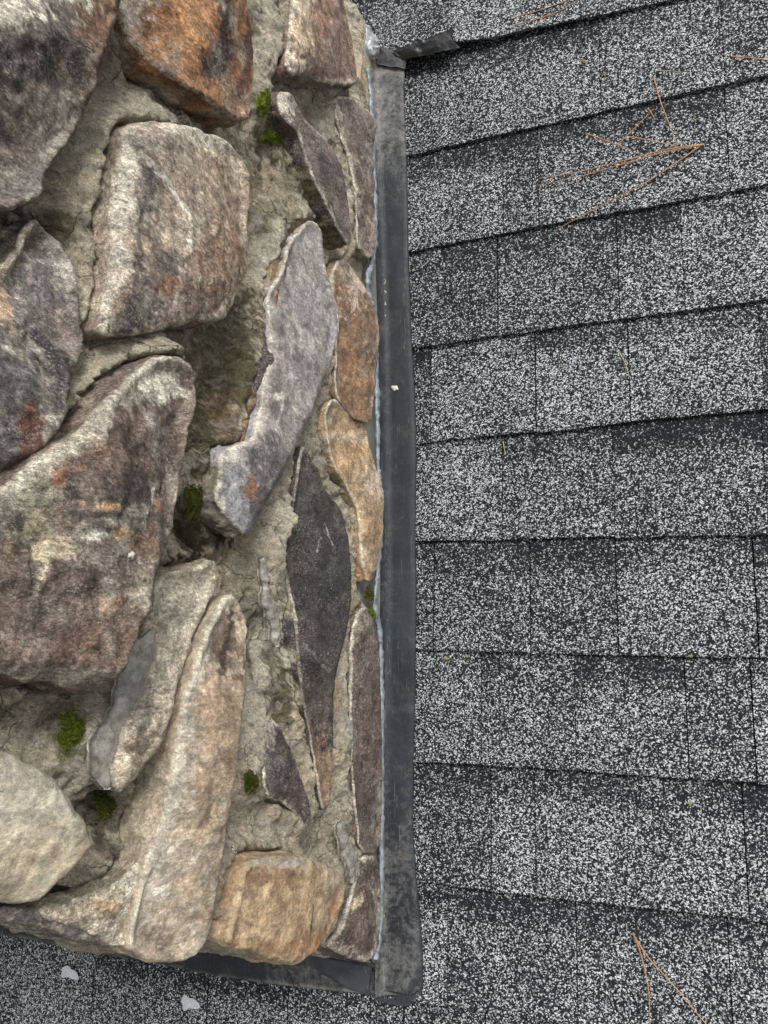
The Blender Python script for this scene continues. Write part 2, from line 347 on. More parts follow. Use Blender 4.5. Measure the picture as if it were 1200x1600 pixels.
FOOT = []   # (polygon, depth, apron) of each stone, for shaping the mortar
def stone_mesh(poly, plane, seed, cell, r_edge, rough, facet, base, marks, back, frame=None, rim='#a59c88', rimw=.0035, bumps=(), flare=.25, paint_d=0.0, flank=None, chalk=0.0):
    """poly (M,2) outline in (a,b); plane(P2)->height. frame maps (a,b,h)->xyz"""
    poly = rough_poly(poly, .0018, seed, .0025)
    lo = poly.min(0) - 2 * cell; hi = poly.max(0) + 2 * cell
    nx = int((hi[0] - lo[0]) / cell) + 1; ny = int((hi[1] - lo[1]) / cell) + 1
    gx, gy = np.meshgrid(lo[0] + np.arange(nx) * cell, lo[1] + np.arange(ny) * cell, indexing='ij')
    P = np.c_[gx.ravel(), gy.ravel()]; sdv, near = poly_dist(P, poly)
    keep = (sdv > -cell * .72).reshape(nx, ny)
    snap = sdv < cell * .45; P[snap] = near[snap]; sdv = np.where(snap, 0, sdv)
    cells = keep[:-1, :-1] & keep[1:, :-1] & keep[:-1, 1:] & keep[1:, 1:]
    ii, jj = np.nonzero(cells); idx = np.arange(nx * ny).reshape(nx, ny)
    Q = np.stack([idx[ii, jj], idx[ii + 1, jj], idx[ii + 1, jj + 1], idx[ii, jj + 1]], 1)
    used, inv = np.unique(Q, return_inverse=True); Q = inv.reshape(Q.shape); P = P[used]; sdv = sdv[used]; near = near[used]
    P3 = np.c_[P, np.full(len(P), seed * 1.31)]
    h = plane(P)
    rr = .5 * r_edge * (1 + .5 * fbm(P3, 30, 3, seed + 7)); s = np.clip(sdv / np.maximum(rr, .001), 0, 1)
    h = h - rr * (1 - np.sqrt(np.clip(1 - (1 - s) ** 2, 0, 1)))
    rf = np.random.default_rng(seed * 13 + 5); Pw = P + np.c_[fbm(P3, 30, 4, seed + 70, .6), fbm(P3, 30, 4, seed + 71, .6)] * .010
    fh = np.full(len(P), 1e9)
    for _ in range(9):
        q = P[rf.integers(len(P))]; an = rf.uniform(0, 2 * math.pi); gm = facet * rf.uniform(30, 95)
        fh = np.minimum(fh, ((Pw - q) @ np.array([math.cos(an), math.sin(an)])) * gm + rf.uniform(0, facet * 2))
    fe = fh[sdv < .006].mean() if (sdv < .006).any() else fh.mean(); fh = np.clip(fh - fe, -facet * 2.2, facet * 3.0)
    h = h + fh * (.25 + .75 * sstep(0, .012, sdv))
    h = h + fbm(P3, 11, 3, seed + 1) * facet * .3 + fbm(P3, 60, 5, seed + 2, .65) * rough * .55 + ridged(P3 * np.array([1, .8, 1]), 40, 4, seed + 6) * rough * .5
    # cleaved steps
    stp = fbm(P3, 9, 4, seed + 30, .55) * 3.0; h = h + (np.floor(stp) + sstep(.0, .14, stp - np.floor(stp))) * facet * .35
    for (px, py, rad, amt) in bumps:
        o = on_wall(px, py, paint_d)[1:]; h = h + amt * np.exp(-((P - o) ** 2).sum(1) / (2 * rad * rad))
    pw = P
    col = paint(pw, P3, base, marks, paint_d, seed)
    if rim:
        k = (1 - sstep(0, rimw * (1.0 + .0), sdv + .002 * fbm(P3, 120, 3, seed + 8))) * (.15 + .5 * np.clip(fbm(P3, 20, 2, seed + 12) + .4, 0, 1)); col = col * (1 - k[:, None]) + hx(rim) * k[:, None]
    if chalk:
        dv = near - P; up_ = (dv @ np.array([.45, .89])) / (np.hypot(*dv.T) + 1e-5); up_ = np.where(sdv < 1e-4, .2, up_)
        kk = (1 - sstep(.2, 1.0, sdv / (.017 * chalk * (1 + .7 * fbm(P3, 22, 3, seed + 33))) + .55 * fbm(P3, 90, 4, seed + 34, .75))) * sstep(-.25, .75, up_ + .3 * fbm(P3, 15, 2, seed + 35)) * .9
        hz = sstep(.15, .6, fbm(P3, 30, 5, seed + 36, .75) + .25 * fbm(P3, 10, 2, seed + 37)) * .5 * chalk
        kk = np.maximum(kk, hz)[:, None]; col = col * (1 - kk) + hx('#c9c2b0') * kk * (1 + .15 * fbm(P3, 200, 2, seed + 38)[:, None])
    V3 = frame(P, h)
    # boundary loop edges -> flank
    E = {}
    for f in Q:
        for a, b in ((f[0], f[1]), (f[1], f[2]), (f[2], f[3]), (f[3], f[0])):
            if (b, a) in E: del E[(b, a)]
            else: E[(a, b)] = 1
    be = list(E.keys()); bv = sorted({a for a, b in be} | {b for a, b in be}); bi = {v: k for k, v in enumerate(bv)}
    bv = np.array(bv); Pb = P[bv]; hb = h[bv]
    cen = P.mean(0); nrm = np.zeros((len(bv), 2))
    for a, b in be:
        e = P[b] - P[a]; n_ = np.array([e[1], -e[0]]); nrm[bi[a]] += n_; nrm[bi[b]] += n_
    nrm /= (np.linalg.norm(nrm, axis=1, keepdims=True) + 1e-9)
    V = [V3]; cols = [col]; Fc = [tuple(f) for f in Q]; off = len(V3); prev = bv.copy(); depth = hb - back; K = 16
    nx_ = np.zeros(len(bv), int); pv_ = np.zeros(len(bv), int)
    for a, b in be: nx_[bi[a]] = bi[b]; pv_[bi[b]] = bi[a]
    Pc_ = Pb.copy(); hc_ = hb.copy()
    for k in range(1, K + 1):
        t = k / K
        for _ in range(4): Pc_ = .5 * Pc_ + .25 * (Pc_[nx_] + Pc_[pv_]); hc_ = .5 * hc_ + .25 * (hc_[nx_] + hc_[pv_])
        Pk = Pc_ + nrm * (flare * depth * t)[:, None] * .25
        X3 = np.c_[Pk, hb - depth * t]
        Pk = Pk + nrm * (fbm(X3, 55, 4, seed + 40, .6) * .004 * min(t * 4, 1))[:, None]
        hk = hc_ - depth * t ** 1.3
        V.append(frame(Pk, hk)); ck = paint(Pk, X3 + seed, base, [], paint_d, seed + 60); km = sstep(-.25, .35, t * 1.6 - .45 + fbm(X3, 45, 4, seed + 61))[:, None]; ck = ck * (1 - km) + hx(flank or '#958c78') * km * (1 + .2 * fbm(X3, 60, 3, seed + 62)[:, None])
        cols.append(ck)
        cur = off + np.arange(len(bv))
        for a, b in be: Fc.append((b, a, prev[bi[a]] if False else a, b)) if False else Fc.append((prev[bi[b]], prev[bi[a]], cur[bi[a]], cur[bi[b]]))
        prev = cur; off += len(bv)
    return np.vstack(V), Fc, np.vstack(cols), poly

def frame_side(P, h): return np.c_[h, P[:, 0], P[:, 1]]      # chimney side face: (y, z) with x outwards

YB = on_roof(590, 1515)[1]; TA = math.tan(PITCH); CH_H = 1.05; CH_L = on_roof(588, 82)[1] - YB; CH_W = 0.75
chim = thing('stone_chimney', 'rough fieldstone chimney with smeared grey mortar rising out of the shingle roof', 'chimney', (-CH_W / 2, YB + CH_L / 2, 0))

CHALK = {3: .85, 5: .8, 1: .9, 4: .9, 2: .6, 8: .9, 6: 0, 12: .15, 11: .25, 9: 0, 10: 0}
GRAIN = {6: .35, 8: .5, 9: .45, 11: .6, 13: .6, 14: .6, 12: .7, 7: .7, 2: .7}
def stone(label, px, d, ty=0, tz=0, seed=0, r=.008, rough=.0022, facet=.003, base='#888888', marks=(), bumps=(), apron=.55, back=-.02, cell=.0016, rim='#a59c88', rimw=.0035, flank=None, flare=.12):
    c = np.mean([on_wall(*p, d)[1:] for p in px], 0)
    nv = np.array([1, -ty, -tz])   # plane: x - ty*(y-cy) - tz*(z-cz) = d
    o = []
    for p in px:
        rd = ray(*p); P0 = np.array([d, c[0], c[1]]); t = (nv @ (P0 - CAM)) / (nv @ rd); X = CAM + rd * t; o.append(X[1:])
    o = np.array(o); o[:, 1] = np.maximum(o[:, 1], .004)
    if np.sum(o[:, 0] * np.roll(o[:, 1], -1) - o[:, 1] * np.roll(o[:, 0], -1)) < 0: o = o[::-1]
    pl = lambda P: d + ty * (P[:, 0] - c[0]) + tz * (P[:, 1] - c[1])
    V, Fc, col, pr = stone_mesh(o, pl, seed, cell, r, rough, facet, base, marks, back, frame_side, rim, rimw, bumps, paint_d=d, flank=flank, chalk=CHALK.get(seed, .3), flare=flare)
    FOOT.append((resample(pr[::2], .006), pl, apron))
    part('stone', V, Fc, STONE, chim, label, col=col, extra={'grain': np.full(len(V), GRAIN.get(seed, .82))})

S = stone
S('grey brown stone with a dark band at the top left', [(-90,-70),(185,-70),(186,20),(182,52),(165,78),(150,105),(138,130),(137,165),(120,200),(100,242),(78,276),(60,312),(20,325),(-90,340)],
  .055, ty=-.05, tz=.05, seed=1, base='#75685e', facet=.005, marks=[(130,60,50,90,'#7f5c42',.9),(75,95,65,38,'#40362f',.9),(10,150,30,60,'#48403a',.8),(60,180,45,60,'#8f8173',.7),(45,290,40,40,'#7d7672',.7),(15,268,28,30,'#a69c8a',.8),(5,0,150,58,'#c6beaa',1.0),(150,30,20,40,'#8d674a',.7)])
S('rust orange stone with dark streaks near the top', [(203,-70),(208,0),(225,48),(252,95),(290,132),(330,158),(388,196),(396,150),(399,95),(392,45),(382,0),(376,-70)],
  .062, ty=.10, tz=-.06, seed=2, base='#875a32', facet=.0022, r=.006, rough=.0016, bumps=[(215,20,.03,-.018)], marks=[(300,50,32,80,'#b07c45',.9),(340,130,25,30,'#9a6b3c',.7),('L',[(322,-60),(335,30),(345,80),(335,100)],22,'#332a29',.95),('L',[(365,-30),(380,60),(378,150)],16,'#5a3b32',.85),(228,20,30,85,'#a08f80',.95),(275,110,24,22,'#857466',.8),(365,175,25,20,'#5f4234',.7)], apron=.7)
S('broad squarish brown stone with a white vein', [(206,193),(240,186),(285,192),(322,203),(352,213),(376,237),(391,268),(395,325),(393,385),(387,435),(364,477),(354,502),(310,500),(255,517),(190,527),(163,520),(166,480),(180,425),(178,350),(184,285),(194,240)],
  .058, ty=0, tz=.02, seed=3, base='#9a846e', facet=.0025, r=.010, apron=.62, marks=[(350,265,50,55,'#ab967d',.8),(208,300,26,85,'#4c484a',.85),(235,440,62,60,'#57504e',.8),(195,505,45,25,'#3f3e40',.8),(345,400,45,70,'#79583f',.75),(255,452,26,14,'#8e5f40',.8),(345,300,45,60,'#8f7760',.5),('L',[(212,252),(255,300),(282,345),(285,385)],8,'#d5ccba',.9),(297,335,8,40,'#c9bda8',.6),('L',[(195,528),(260,515),(350,500)],6,'#b8b09d',.8),('L',[(345,232),(385,270)],8,'#b5a48c',.5),(320,480,45,18,'#62534a',.6)])
S('mottled purple grey stone at the left edge', [(-90,470),(0,432),(28,395),(44,368),(62,338),(78,358),(96,372),(118,402),(121,440),(124,500),(128,545),(112,568),(97,580),(92,614),(77,656),(54,706),(24,737),(-90,765)],
  .05, ty=.03, tz=.03, seed=4, base='#70665f', facet=.006, rough=.003, marks=[(85,430,34,45,'#958b88',.8),(60,560,42,50,'#41383a',.85),(60,640,34,40,'#544649',.7),(8,455,34,60,'#b5966f',.9),(35,690,20,28,'#a9a090',.8),(3,690,22,50,'#84503e',.9),(108,562,14,14,'#8f8d72',.8),(62,375,24,22,'#7d6a58',.6),(100,400,14,26,'#a9a193',.7)])
S('large brown purple stone with ochre spots and a pebble', [(-90,755),(0,762),(20,744),(60,711),(100,690),(135,650),(175,615),(205,587),(240,562),(275,553),(299,562),(313,586),(315,622),(304,656),(296,700),(289,740),(276,800),(262,850),(240,882),(225,930),(206,980),(192,1020),(176,1056),(150,1086),(108,1072),(60,1066),(0,1046),(-90,1046)],
  .070, ty=.02, tz=0, seed=5, base='#6c5c50', facet=.0050, rough=.0030, r=.009, cell=.0021, rimw=.006, marks=[(230,600,95,32,'#a49b86',.85),(258,606,38,26,'#cfc7b3',.9),(235,660,20,40,'#857a70',.6),(180,770,85,55,'#463b37',.8),(120,700,45,40,'#85604c',.7),(255,720,28,60,'#5b4d46',.7),(30,800,48,62,'#858069',.85),(12,800,22,38,'#382f29',.95),(75,745,10,16,'#9a6340',.7),  # dark far-left patch paints the shade inside a hole
   (130,792,26,8,'#b28c5b',.9),(165,835,32,10,'#b8935f',.9),(240,790,18,14,'#a4754c',.8),(185,850,20,10,'#9c6f4a',.7),(70,860,26,16,'#c0ad88',.85),(120,838,20,12,'#c8c2b2',.8),('L',[(72,870),(55,905),(38,945)],6,'#cbbf9b',.9),('L',[(232,755),(222,790),(208,805)],4,'#cfc6b8',.8),(45,820,12,26,'#a8966e',.7),(150,945,18,14,'#a57a52',.8),(195,925,20,30,'#a59c80',.5),(215,850,22,40,'#8a6548',.6),(120,1010,110,45,'#75594a',.7),(60,960,40,40,'#77695f',.6),(5,865,12,30,'#b19a6a',.6),(90,1055,90,14,'#a09a88',.6),(122,918,7,5,'#2b211d',.9),(125,1012,8,6,'#2b211d',.9)], apron=.75)
S('smooth pale beige boulder at the lower left', [(-90,1140),(0,1166),(40,1180),(80,1205),(115,1235),(136,1266),(150,1298),(159,1318),(140,1342),(110,1376),(80,1405),(50,1413),(0,1416),(-90,1424)],
  .075, ty=0, tz=-.03, seed=6, base='#c4b89c', facet=.002, rough=.0012, r=.018, rim=None, marks=[(0,1250,90,70,'#c9bea3',.7),(60,1210,80,25,'#ada38f',.7),(100,1290,40,30,'#b3a68c',.5),(140,1292,6,12,'#4d4132',.7),(30,1390,70,20,'#a79c82',.5)], apron=.5, back=-.08)
S('pale tilted slab with a grey sealant smear on its left edge', [(262,893),(300,889),(338,872),(345,890),(342,922),(326,950),(313,985),(301,1012),(286,1050),(272,1082),(263,1120),(250,1165),(225,1197),(200,1227),(180,1242),(165,1215),(168,1180),(184,1140),(195,1100),(214,1060),(228,1010),(240,960),(250,920)],
  .042, ty=0, tz=0, seed=7, base='#b8a88d', facet=.003, r=.005, marks=[(300,925,35,35,'#cdc0a8',.8),(262,1040,22,60,'#c8bba0',.7),(212,1090,16,70,'#777169',.8),(208,1160,20,32,'#5c4837',.85),(240,1000,14,50,'#857b6d',.5),('L',[(344,892),(315,985),(275,1085)],9,'#80705b',.8),(270,895,16,12,'#5d564b',.5)], apron=.6)  # dark line along the right edge paints shade on its right-facing bevel
S('long sandy brown slab reaching the bottom corner', [(365,925),(381,945),(391,975),(389,1010),(386,1050),(379,1090),(366,1150),(353,1230),(349,1300),(341,1370),(335,1430),(318,1490),(288,1504),(250,1504),(213,1492),(205,1470),(222,1405),(240,1330),(258,1250),(268,1180),(284,1112),(300,1062),(322,1002),(345,952)],
  .050, ty=0, tz=0, seed=8, base='#ab977c', facet=.0026, rough=.0014, r=.007, rim='#b3a78f', marks=[(340,1180,45,150,'#a08566',.75),(310,1320,45,110,'#a8906f',.7),(356,1000,26,58,'#66503f',.85),('L',[(368,960),(360,1010),(350,1040)],7,'#3e332f',.8),('L',[(383,1000),(378,1050)],5,'#4a3b33',.7),(238,1350,34,60,'#cfc4b0',.85),(175,1430,75,24,'#c6b99f',.7),(285,1120,18,60,'#b1a692',.6),(180,1400,22,9,'#b48d5c',.6),(150,1425,30,10,'#5d523f',.6),(250,1480,60,20,'#b09a7c',.6),(300,1230,12,60,'#8c745a',.5)], apron=.5, back=-.04, flare=0, bumps=[(320,1200,.03,.004)])
S('pale chalky wedge of stone left of the long slab at the bottom', [(238,1318),(207,1360),(166,1390),(110,1407),(60,1424),(75,1441),(110,1449),(150,1461),(190,1478),(207,1484),(208,1465),(225,1400)],
  .040, ty=0, tz=.0, seed=22, base='#b5a78c', facet=.003, rough=.0022, r=.006, rim='#c9c0ac', marks=[(205,1400,30,50,'#d3c9b5',.9),(165,1415,24,10,'#b18b5c',.7),(150,1430,26,9,'#5d523f',.6),(110,1435,40,12,'#a08d7c',.6)], apron=.8, back=-.04, flare=0)
S('small tan block with an orange lower half', [(386,1350),(420,1339),(465,1335),(514,1349),(535,1370),(539,1402),(527,1440),(507,1470),(487,1496),(455,1509),(425,1501),(398,1486),(362,1478),(357,1468),(368,1430),(378,1390)],
  .050, ty=.02, tz=0, seed=9, base='#b4946a', facet=.0018, rough=.0014, r=.008, rim='#a9a08c', marks=[(425,1372,48,16,'#8b6748',.8),(440,1345,60,10,'#a39c90',.85),(520,1375,22,26,'#9a8d7a',.7),(500,1470,40,26,'#9c6f44',.8),(430,1478,70,12,'#a87748',.6),(430,1420,45,30,'#b5966a',.5),('L',[(485,1412),(480,1452)],2,'#3c2c1f',.9),(525,1420,14,30,'#a06f45',.6)], apron=.6, back=-.05, flare=0)
S('thin brown layer showing beside the grey slab', [(456,342),(478,345),(462,400),(450,440),(430,470),(428,560),(420,610),(408,660),(398,692),(374,697),(393,640),(400,580),(413,510),(424,440),(438,380)],
  .029, seed=10, base='#80603f', facet=.002, r=.003, marks=[(405,600,26,62,'#423a38',.95),(440,380,18,30,'#76694a',.6)], rim=None, apron=.8)
S('long lilac grey slab with white chips in the middle', [(478,345),(496,345),(505,365),(506,400),(515,440),(528,490),(527,530),(515,570),(496,610),(490,650),(478,660),(465,696),(440,746),(415,786),(401,816),(384,838),(365,822),(350,800),(334,780),(345,740),(342,705),(365,695),(390,690),(400,660),(409,610),(420,570),(421,510),(418,460),(438,430),(449,400),(450,385)],
  .034, ty=0, tz=.02, seed=11, base='#9d9591', facet=.0016, rough=.0010, r=.003, rim='#aaa294', rimw=.002, marks=[(478,400,30,55,'#a89f96',.8),(480,500,45,70,'#968f8c',.5),(415,740,55,60,'#5f5856',.8),(400,790,22,40,'#4a4342',.7),(385,762,12,26,'#8a5b3a',.8),(355,715,22,20,'#b9b1a6',.8),(344,790,10,26,'#cdc6b6',.9),(449,552,6,8,'#ded7c8',1.0),(430,620,12,6,'#d8d0c0',.95),('L',[(436,632),(425,660)],3,'#d0c8ba',.8),('L',[(452,640),(475,655)],5,'#b9b0a0',.7),(505,560,14,35,'#8a8271',.5),(365,690,20,9,'#d2c9bb',.6)], apron=.75)
S('dark slate lens shaped stone with pale scratches', [(476,690),(488,712),(500,735),(513,770),(533,795),(546,845),(549,890),(546,940),(539,990),(527,1030),(521,1080),(521,1140),(519,1200),(518,1250),(508,1272),(498,1230),(490,1170),(476,1110),(466,1050),(460,970),(452,910),(442,865),(451,820),(464,770),(468,730)],
  .025, seed=12, base='#3b3737', facet=.0014, rough=.0009, r=.003, rim='#8d8474', rimw=.0035, marks=[(480,730,24,40,'#4a3f3a',.8),(492,1110,24,60,'#55443c',.8),(505,1200,22,60,'#8d6f50',.85),('L',[(468,1005),(510,1045)],3,'#77716a',.6),('L',[(497,845),(492,870)],2,'#a09a92',.6),('L',[(505,820),(513,850)],2,'#a09a92',.6)], apron=.75)
S('brown upright stone beside the flashing', [(520,410),(540,404),(560,438),(576,470),(587,505),(588,560),(583,620),(580,664),(560,655),(545,645),(528,620),(525,580),(529,500),(515,450)],
  .024, seed=13, base='#7f6247', facet=.0024, r=.0025, rough=.0014, marks=[(545,440,20,50,'#b8a08a',.9),(552,560,16,60,'#8a6238',.6),(581,560,5,80,'#a39382',.7),(530,430,14,20,'#6a604a',.6)], apron=.7)
S('golden tan stone tapering down beside the flashing', [(505,650),(520,620),(545,640),(575,660),(581,700),(590,735),(598,770),(594,830),(584,900),(573,913),(562,880),(558,800),(545,765),(520,720)],
  .021, seed=14, base='#a6865c', facet=.0024, r=.0025, rough=.0013, marks=[(545,682,50,10,'#c4b08f',.8),(518,640,18,26,'#8e8470',.8),(582,760,20,24,'#bda892',.9),(577,850,18,50,'#8f6f52',.7),(560,740,20,20,'#b09a7c',.5)], apron=.7)
S('narrow dark slanting sliver with a white edge near the top', [(436,142),(455,142),(466,162),(481,190),(500,205),(511,216),(531,250),(541,292),(549,340),(551,386),(540,376),(515,330),(490,281),(475,236),(470,210),(458,196),(440,180)],
  .042, ty=.05, tz=-.1, seed=15, flank='#6b6449', base='#5b4f4c', facet=.0014, rough=.001, r=.003, rim='#b9ae9c', rimw=.003, marks=[(449,162,22,28,'#b6ab9b',.95),(505,250,10,40,'#4c4140',.5)], apron=.3)
S('small ridged brown stone against the upper flashing', [(523,150),(546,150),(565,168),(581,180),(584,212),(576,245),(581,300),(588,360),(586,402),(574,404),(560,384),(557,340),(553,300),(544,250),(534,210),(526,180)],
  .022, seed=16, base='#6d6057', facet=.003, r=.004, rough=.0026, marks=[('L',[(530,165),(545,250),(560,330)],7,'#a79c88',.7),(560,215,14,20,'#57493f',.6),(578,370,10,30,'#8a786a',.6)], apron=.7)
S('mauve brown stone with a cream stripe at the top', [(455,-70),(525,-70),(537,0),(547,40),(553,70),(559,110),(561,132),(540,134),(510,130),(480,119),(450,119),(444,100),(451,60),(455,20)],
  .036, ty=.05, seed=17, base='#7d6557', facet=.002, r=.005, rough=.0014, marks=[(468,50,16,80,'#c2ab88',.9),(500,10,14,60,'#9c7253',.5),(460,108,24,14,'#c3bba8',.8),(520,128,40,7,'#b5ab98',.7),(470,90,10,5,'#3c2a20',.9)], apron=.5)
S('slim dark brown stone along the lower flashing', [(553,965),(570,944),(583,965),(591,1010),(594,1100),(598,1200),(598,1262),(596,1332),(562,1334),(556,1262),(549,1200),(546,1120),(545,1040)],
  .018, seed=18, base='#5d4e47', facet=.0014, r=.003, rough=.0012, marks=[(560,975,14,30,'#8f8371',.7),(575,1300,20,40,'#6f6255',.6)], apron=.8)
S('dark streaked stone at the bottom corner', [(563,1337),(595,1337),(596,1400),(593,1450),(586,1496),(562,1503),(530,1491),(508,1476),(533,1452),(545,1410),(555,1370)],
  .020, seed=19, base='#54443b', facet=.002, r=.005, rough=.002, marks=[(530,1482,30,14,'#a3967f',.8),(588,1430,8,60,'#8c8779',.8),('L',[(548,1420),(560,1400)],6,'#b09b78',.8),('L',[(560,1490),(580,1498)],6,'#b0a48c',.7)], apron=.7, back=-.05)
S('small dark triangular stone low in the middle', [(420,1113),(440,1140),(456,1175),(471,1210),(486,1250),(491,1292),(478,1292),(464,1271),(440,1252),(420,1246),(411,1230),(412,1180),(410,1148)],
  .026, seed=20, base='#4d3f3c', facet=.0014, r=.003, rough=.0012, marks=[(418,1140,10,30,'#9d9385',.6)], apron=.85)
S('purplish rock ledge under the long slab', [(-90,1414),(0,1417),(40,1414),(60,1425),(110,1440),(170,1462),(205,1480),(190,1479),(140,1470),(115,1466),(100,1463),(75,1451),(40,1444),(0,1430),(-90,1428)],
  .035, seed=21, base='#7f7268', facet=.002, r=.004, rough=.002, rim=None, marks=[(70,1445,40,10,'#a08478',.7)], apron=.2, back=-.05, flare=0)

# further stones of the chimney outside the photographed part, laid as irregular cells on both faces
def cell_poly(pts, k, box, gap):
    P = [np.array(q, float) for q in ((box[0], box[1]), (box[2], box[1]), (box[2], box[3]), (box[0], box[3]))]
    c = pts[k]
    for j, o in enumerate(pts):
        if j == k or np.hypot(*(o - c)) > .6: continue
        n = (o - c) / np.hypot(*(o - c)); m = (o + c) / 2 - n * gap; out = []
        for i in range(len(P)):
            a, b = P[i], P[(i + 1) % len(P)]; da = (a - m) @ n; db = (b - m) @ n
            if da <= 0: out.append(a)
            if (da < 0) != (db < 0) and abs(da - db) > 1e-12: out.append(a + (b - a) * da / (da - db))
        P = out
        if len(P) < 3: return None
    return np.array(P)
fill_cols = ['#8c7966', '#6d6058', '#a08c70', '#7d5f48', '#575050', '#9a8f80', '#a8865c']
ax = math.atan(TA)
def shear(P): return np.c_[P[:, 0] + YB + P[:, 1] * TA, P[:, 1]]
pts = np.array([(u + rng.uniform(-.05, .05), v + rng.uniform(-.04, .04)) for i, u in enumerate(np.arange(.08, CH_L, .21)) for v in np.arange(.07 + .08 * (i % 2), CH_H, .16)])
seed = 100
def in_view(P2):
    for y, z in P2:
        X = np.array([.04, y, z]) - CAM; c_ = RM.T @ X
        if c_[2] < 0:
            px = 600 + F * c_[0] / -c_[2]; py = 800 - F * c_[1] / -c_[2]
            if -110 < px and -85 < py < 1700: return True
    return False
for k in range(len(pts)):
    P = cell_poly(pts, k, (.015, .02, CH_L - .02, CH_H - .015), .011)
    if P is None: continue
    Q2 = shear(resample(P, .02))
    if in_view(Q2): continue
    seed += 1; dd = .03 + .025 * rng.random()
    Q0 = shear(P)
    if np.sum(Q0[:, 0] * np.roll(Q0[:, 1], -1) - Q0[:, 1] * np.roll(Q0[:, 0], -1)) < 0: Q0 = Q0[::-1]
    V, Fc, col, pr = stone_mesh(Q0, lambda q, d=dd: np.full(len(q), d), seed, .006, .012, .002, .004, fill_cols[seed % 7], [], -.02, frame_side)
    FOOT.append((resample(pr[::3], .015), (lambda q, d=dd: np.full(len(q), d)), .6))
    part('stone', V, Fc, STONE, chim, col=col, extra={'grain': np.full(len(V), .8)})
# lower face of the chimney (faces down the slope)
def frame_low(P, h): return np.c_[-P[:, 0], YB + P[:, 1] * TA - h, P[:, 1] + 0 * h]
pts = np.array([(u + rng.uniform(-.04, .04), v + rng.uniform(-.03, .03)) for i, u in enumerate(np.arange(.1, CH_W, .19)) for v in np.arange(.08 + .07 * (i % 2), CH_H, .15)])
for k in range(len(pts)):
    P = cell_poly(pts, k, (.10, .05, CH_W - .01, CH_H - .01), .012)
    if P is None: continue
    if any(-60 < 600 + F * q[0] / -q[2] < 1300 for q in [RM.T @ (np.array([-a_, YB + b_ * TA - .03, b_]) - CAM) for a_, b_ in P] if q[2] < 0): continue
    seed += 1
    if np.sum(P[:, 0] * np.roll(P[:, 1], -1) - P[:, 1] * np.roll(P[:, 0], -1)) < 0: P = P[::-1]
    V, Fc, col, pr = stone_mesh(P, lambda q: np.full(len(q), .022), seed, .006, .012, .002, .004, fill_cols[seed % 7], [], -.02, frame_low)
    part('stone', V, [f[::-1] for f in Fc], STONE, chim, col=col, extra={'grain': np.full(len(V), .8)})

# ------------------------------------------------------------------ mortar
MB = [  # bump/dent patches of the mortar surface: px, py, radius m, amount m
    (250,940,.016,-.045),(215,1030,.016,-.045),(185,1090,.012,-.025),(475,235,.014,-.012),(165,330,.035,.012),(200,600,.03,.022),(230,590,.025,.014),(440,300,.05,.010),(330,640,.03,-.006),(300,840,.03,-.010),(420,1000,.02,-.010),(345,1250,.03,.0),
    (380,1150,.03,.006),(440,1300,.03,.012),(410,60,.03,.012),(560,30,.04,-.03),(550,-10,.05,-.04),(400,160,.02,.008),(180,1290,.03,-.008),(60,1110,.05,.018),(540,1150,.02,.006),(430,830,.02,.012)]
MC = [(140,300,80,140,'#bcb39c',.95),(140,430,50,95,'#c2baa5',.9),('L',[(175,300),(163,380),(150,440)],30,'#ded6c3',1.0),('L',[(150,170),(210,170),(250,200)],14,'#c2baa6',.8),(150,130,30,50,'#8f8a7c',.6),
      (410,50,36,90,'#a9a18e',.9),(385,10,22,60,'#5d5945',.8),(395,150,30,30,'#8b836e',.6),(320,120,60,40,'#6b6450',.6),
      (440,290,62,70,'#7d745a',.8),(430,225,36,40,'#4f4a33',.8),(385,300,20,100,'#8c8468',.6),(360,560,46,120,'#60583f',.95),(325,700,40,100,'#4f4932',.95),(320,830,60,60,'#48432e',.95),(255,920,22,60,'#3b3728',.9),(215,1020,20,50,'#3b3728',.9),(345,660,12,50,'#8a6a50',.5),  # darkest patches paint shadow into the crevices right of the large stone
      (200,600,80,40,'#bbb29a',.9),(150,640,60,50,'#969078',.6),(320,560,30,50,'#837a62',.6),(60,1110,110,40,'#979080',.8),(130,1210,36,40,'#6b6452',.6),(175,1270,26,34,'#4c4636',.8),(200,1340,46,40,'#625d50',.7),(215,1240,30,30,'#8c846f',.5),
      (20,372,60,34,'#4a462f',.9),(410,1000,12,110,'#57503a',.9),(440,1090,14,80,'#4d4630',.85),(425,840,20,70,'#b0a892',.8),(432,940,14,50,'#9d9682',.7),(395,1150,34,110,'#beb5a0',.9),(400,930,20,60,'#968e7b',.6),(360,1270,22,60,'#a0978a',.6),(430,1300,60,26,'#b1a894',.8),
      ('L',[(540,1060),(540,1120),(547,1190),(550,1245)],12,'#d8d1c2',.95),(540,1000,12,50,'#a59a86',.7),(550,1350,20,60,'#7f7966',.6),(395,1212,12,30,'#5d5a38',.8),(352,1400,14,60,'#b0a695',.7),(340,1440,14,40,'#8c8573',.5),(375,1340,18,24,'#605a3e',.8),
      (520,200,26,60,'#a29987',.7),(530,300,12,70,'#7d7558',.7),(500,160,30,25,'#736b54',.6),(570,130,16,20,'#6a6248',.7),(550,930,20,30,'#79704f',.6),(515,700,14,50,'#7d7462',.6),(508,330,12,50,'#5d563e',.7),(40,420,14,40,'#8b8370',.4)]
u = np.arange(0.014, CH_L - .010, .0022)
z_f = np.r_[np.arange(0, .78, .0022), np.arange(.78, CH_H + .001, .012)]
U, Z = np.meshgrid(u, z_f, indexing='ij'); nu, nz = U.shape
P2 = np.c_[(U + YB + Z * TA).ravel(), Z.ravel()]; P3 = np.c_[P2, np.zeros(len(P2))]
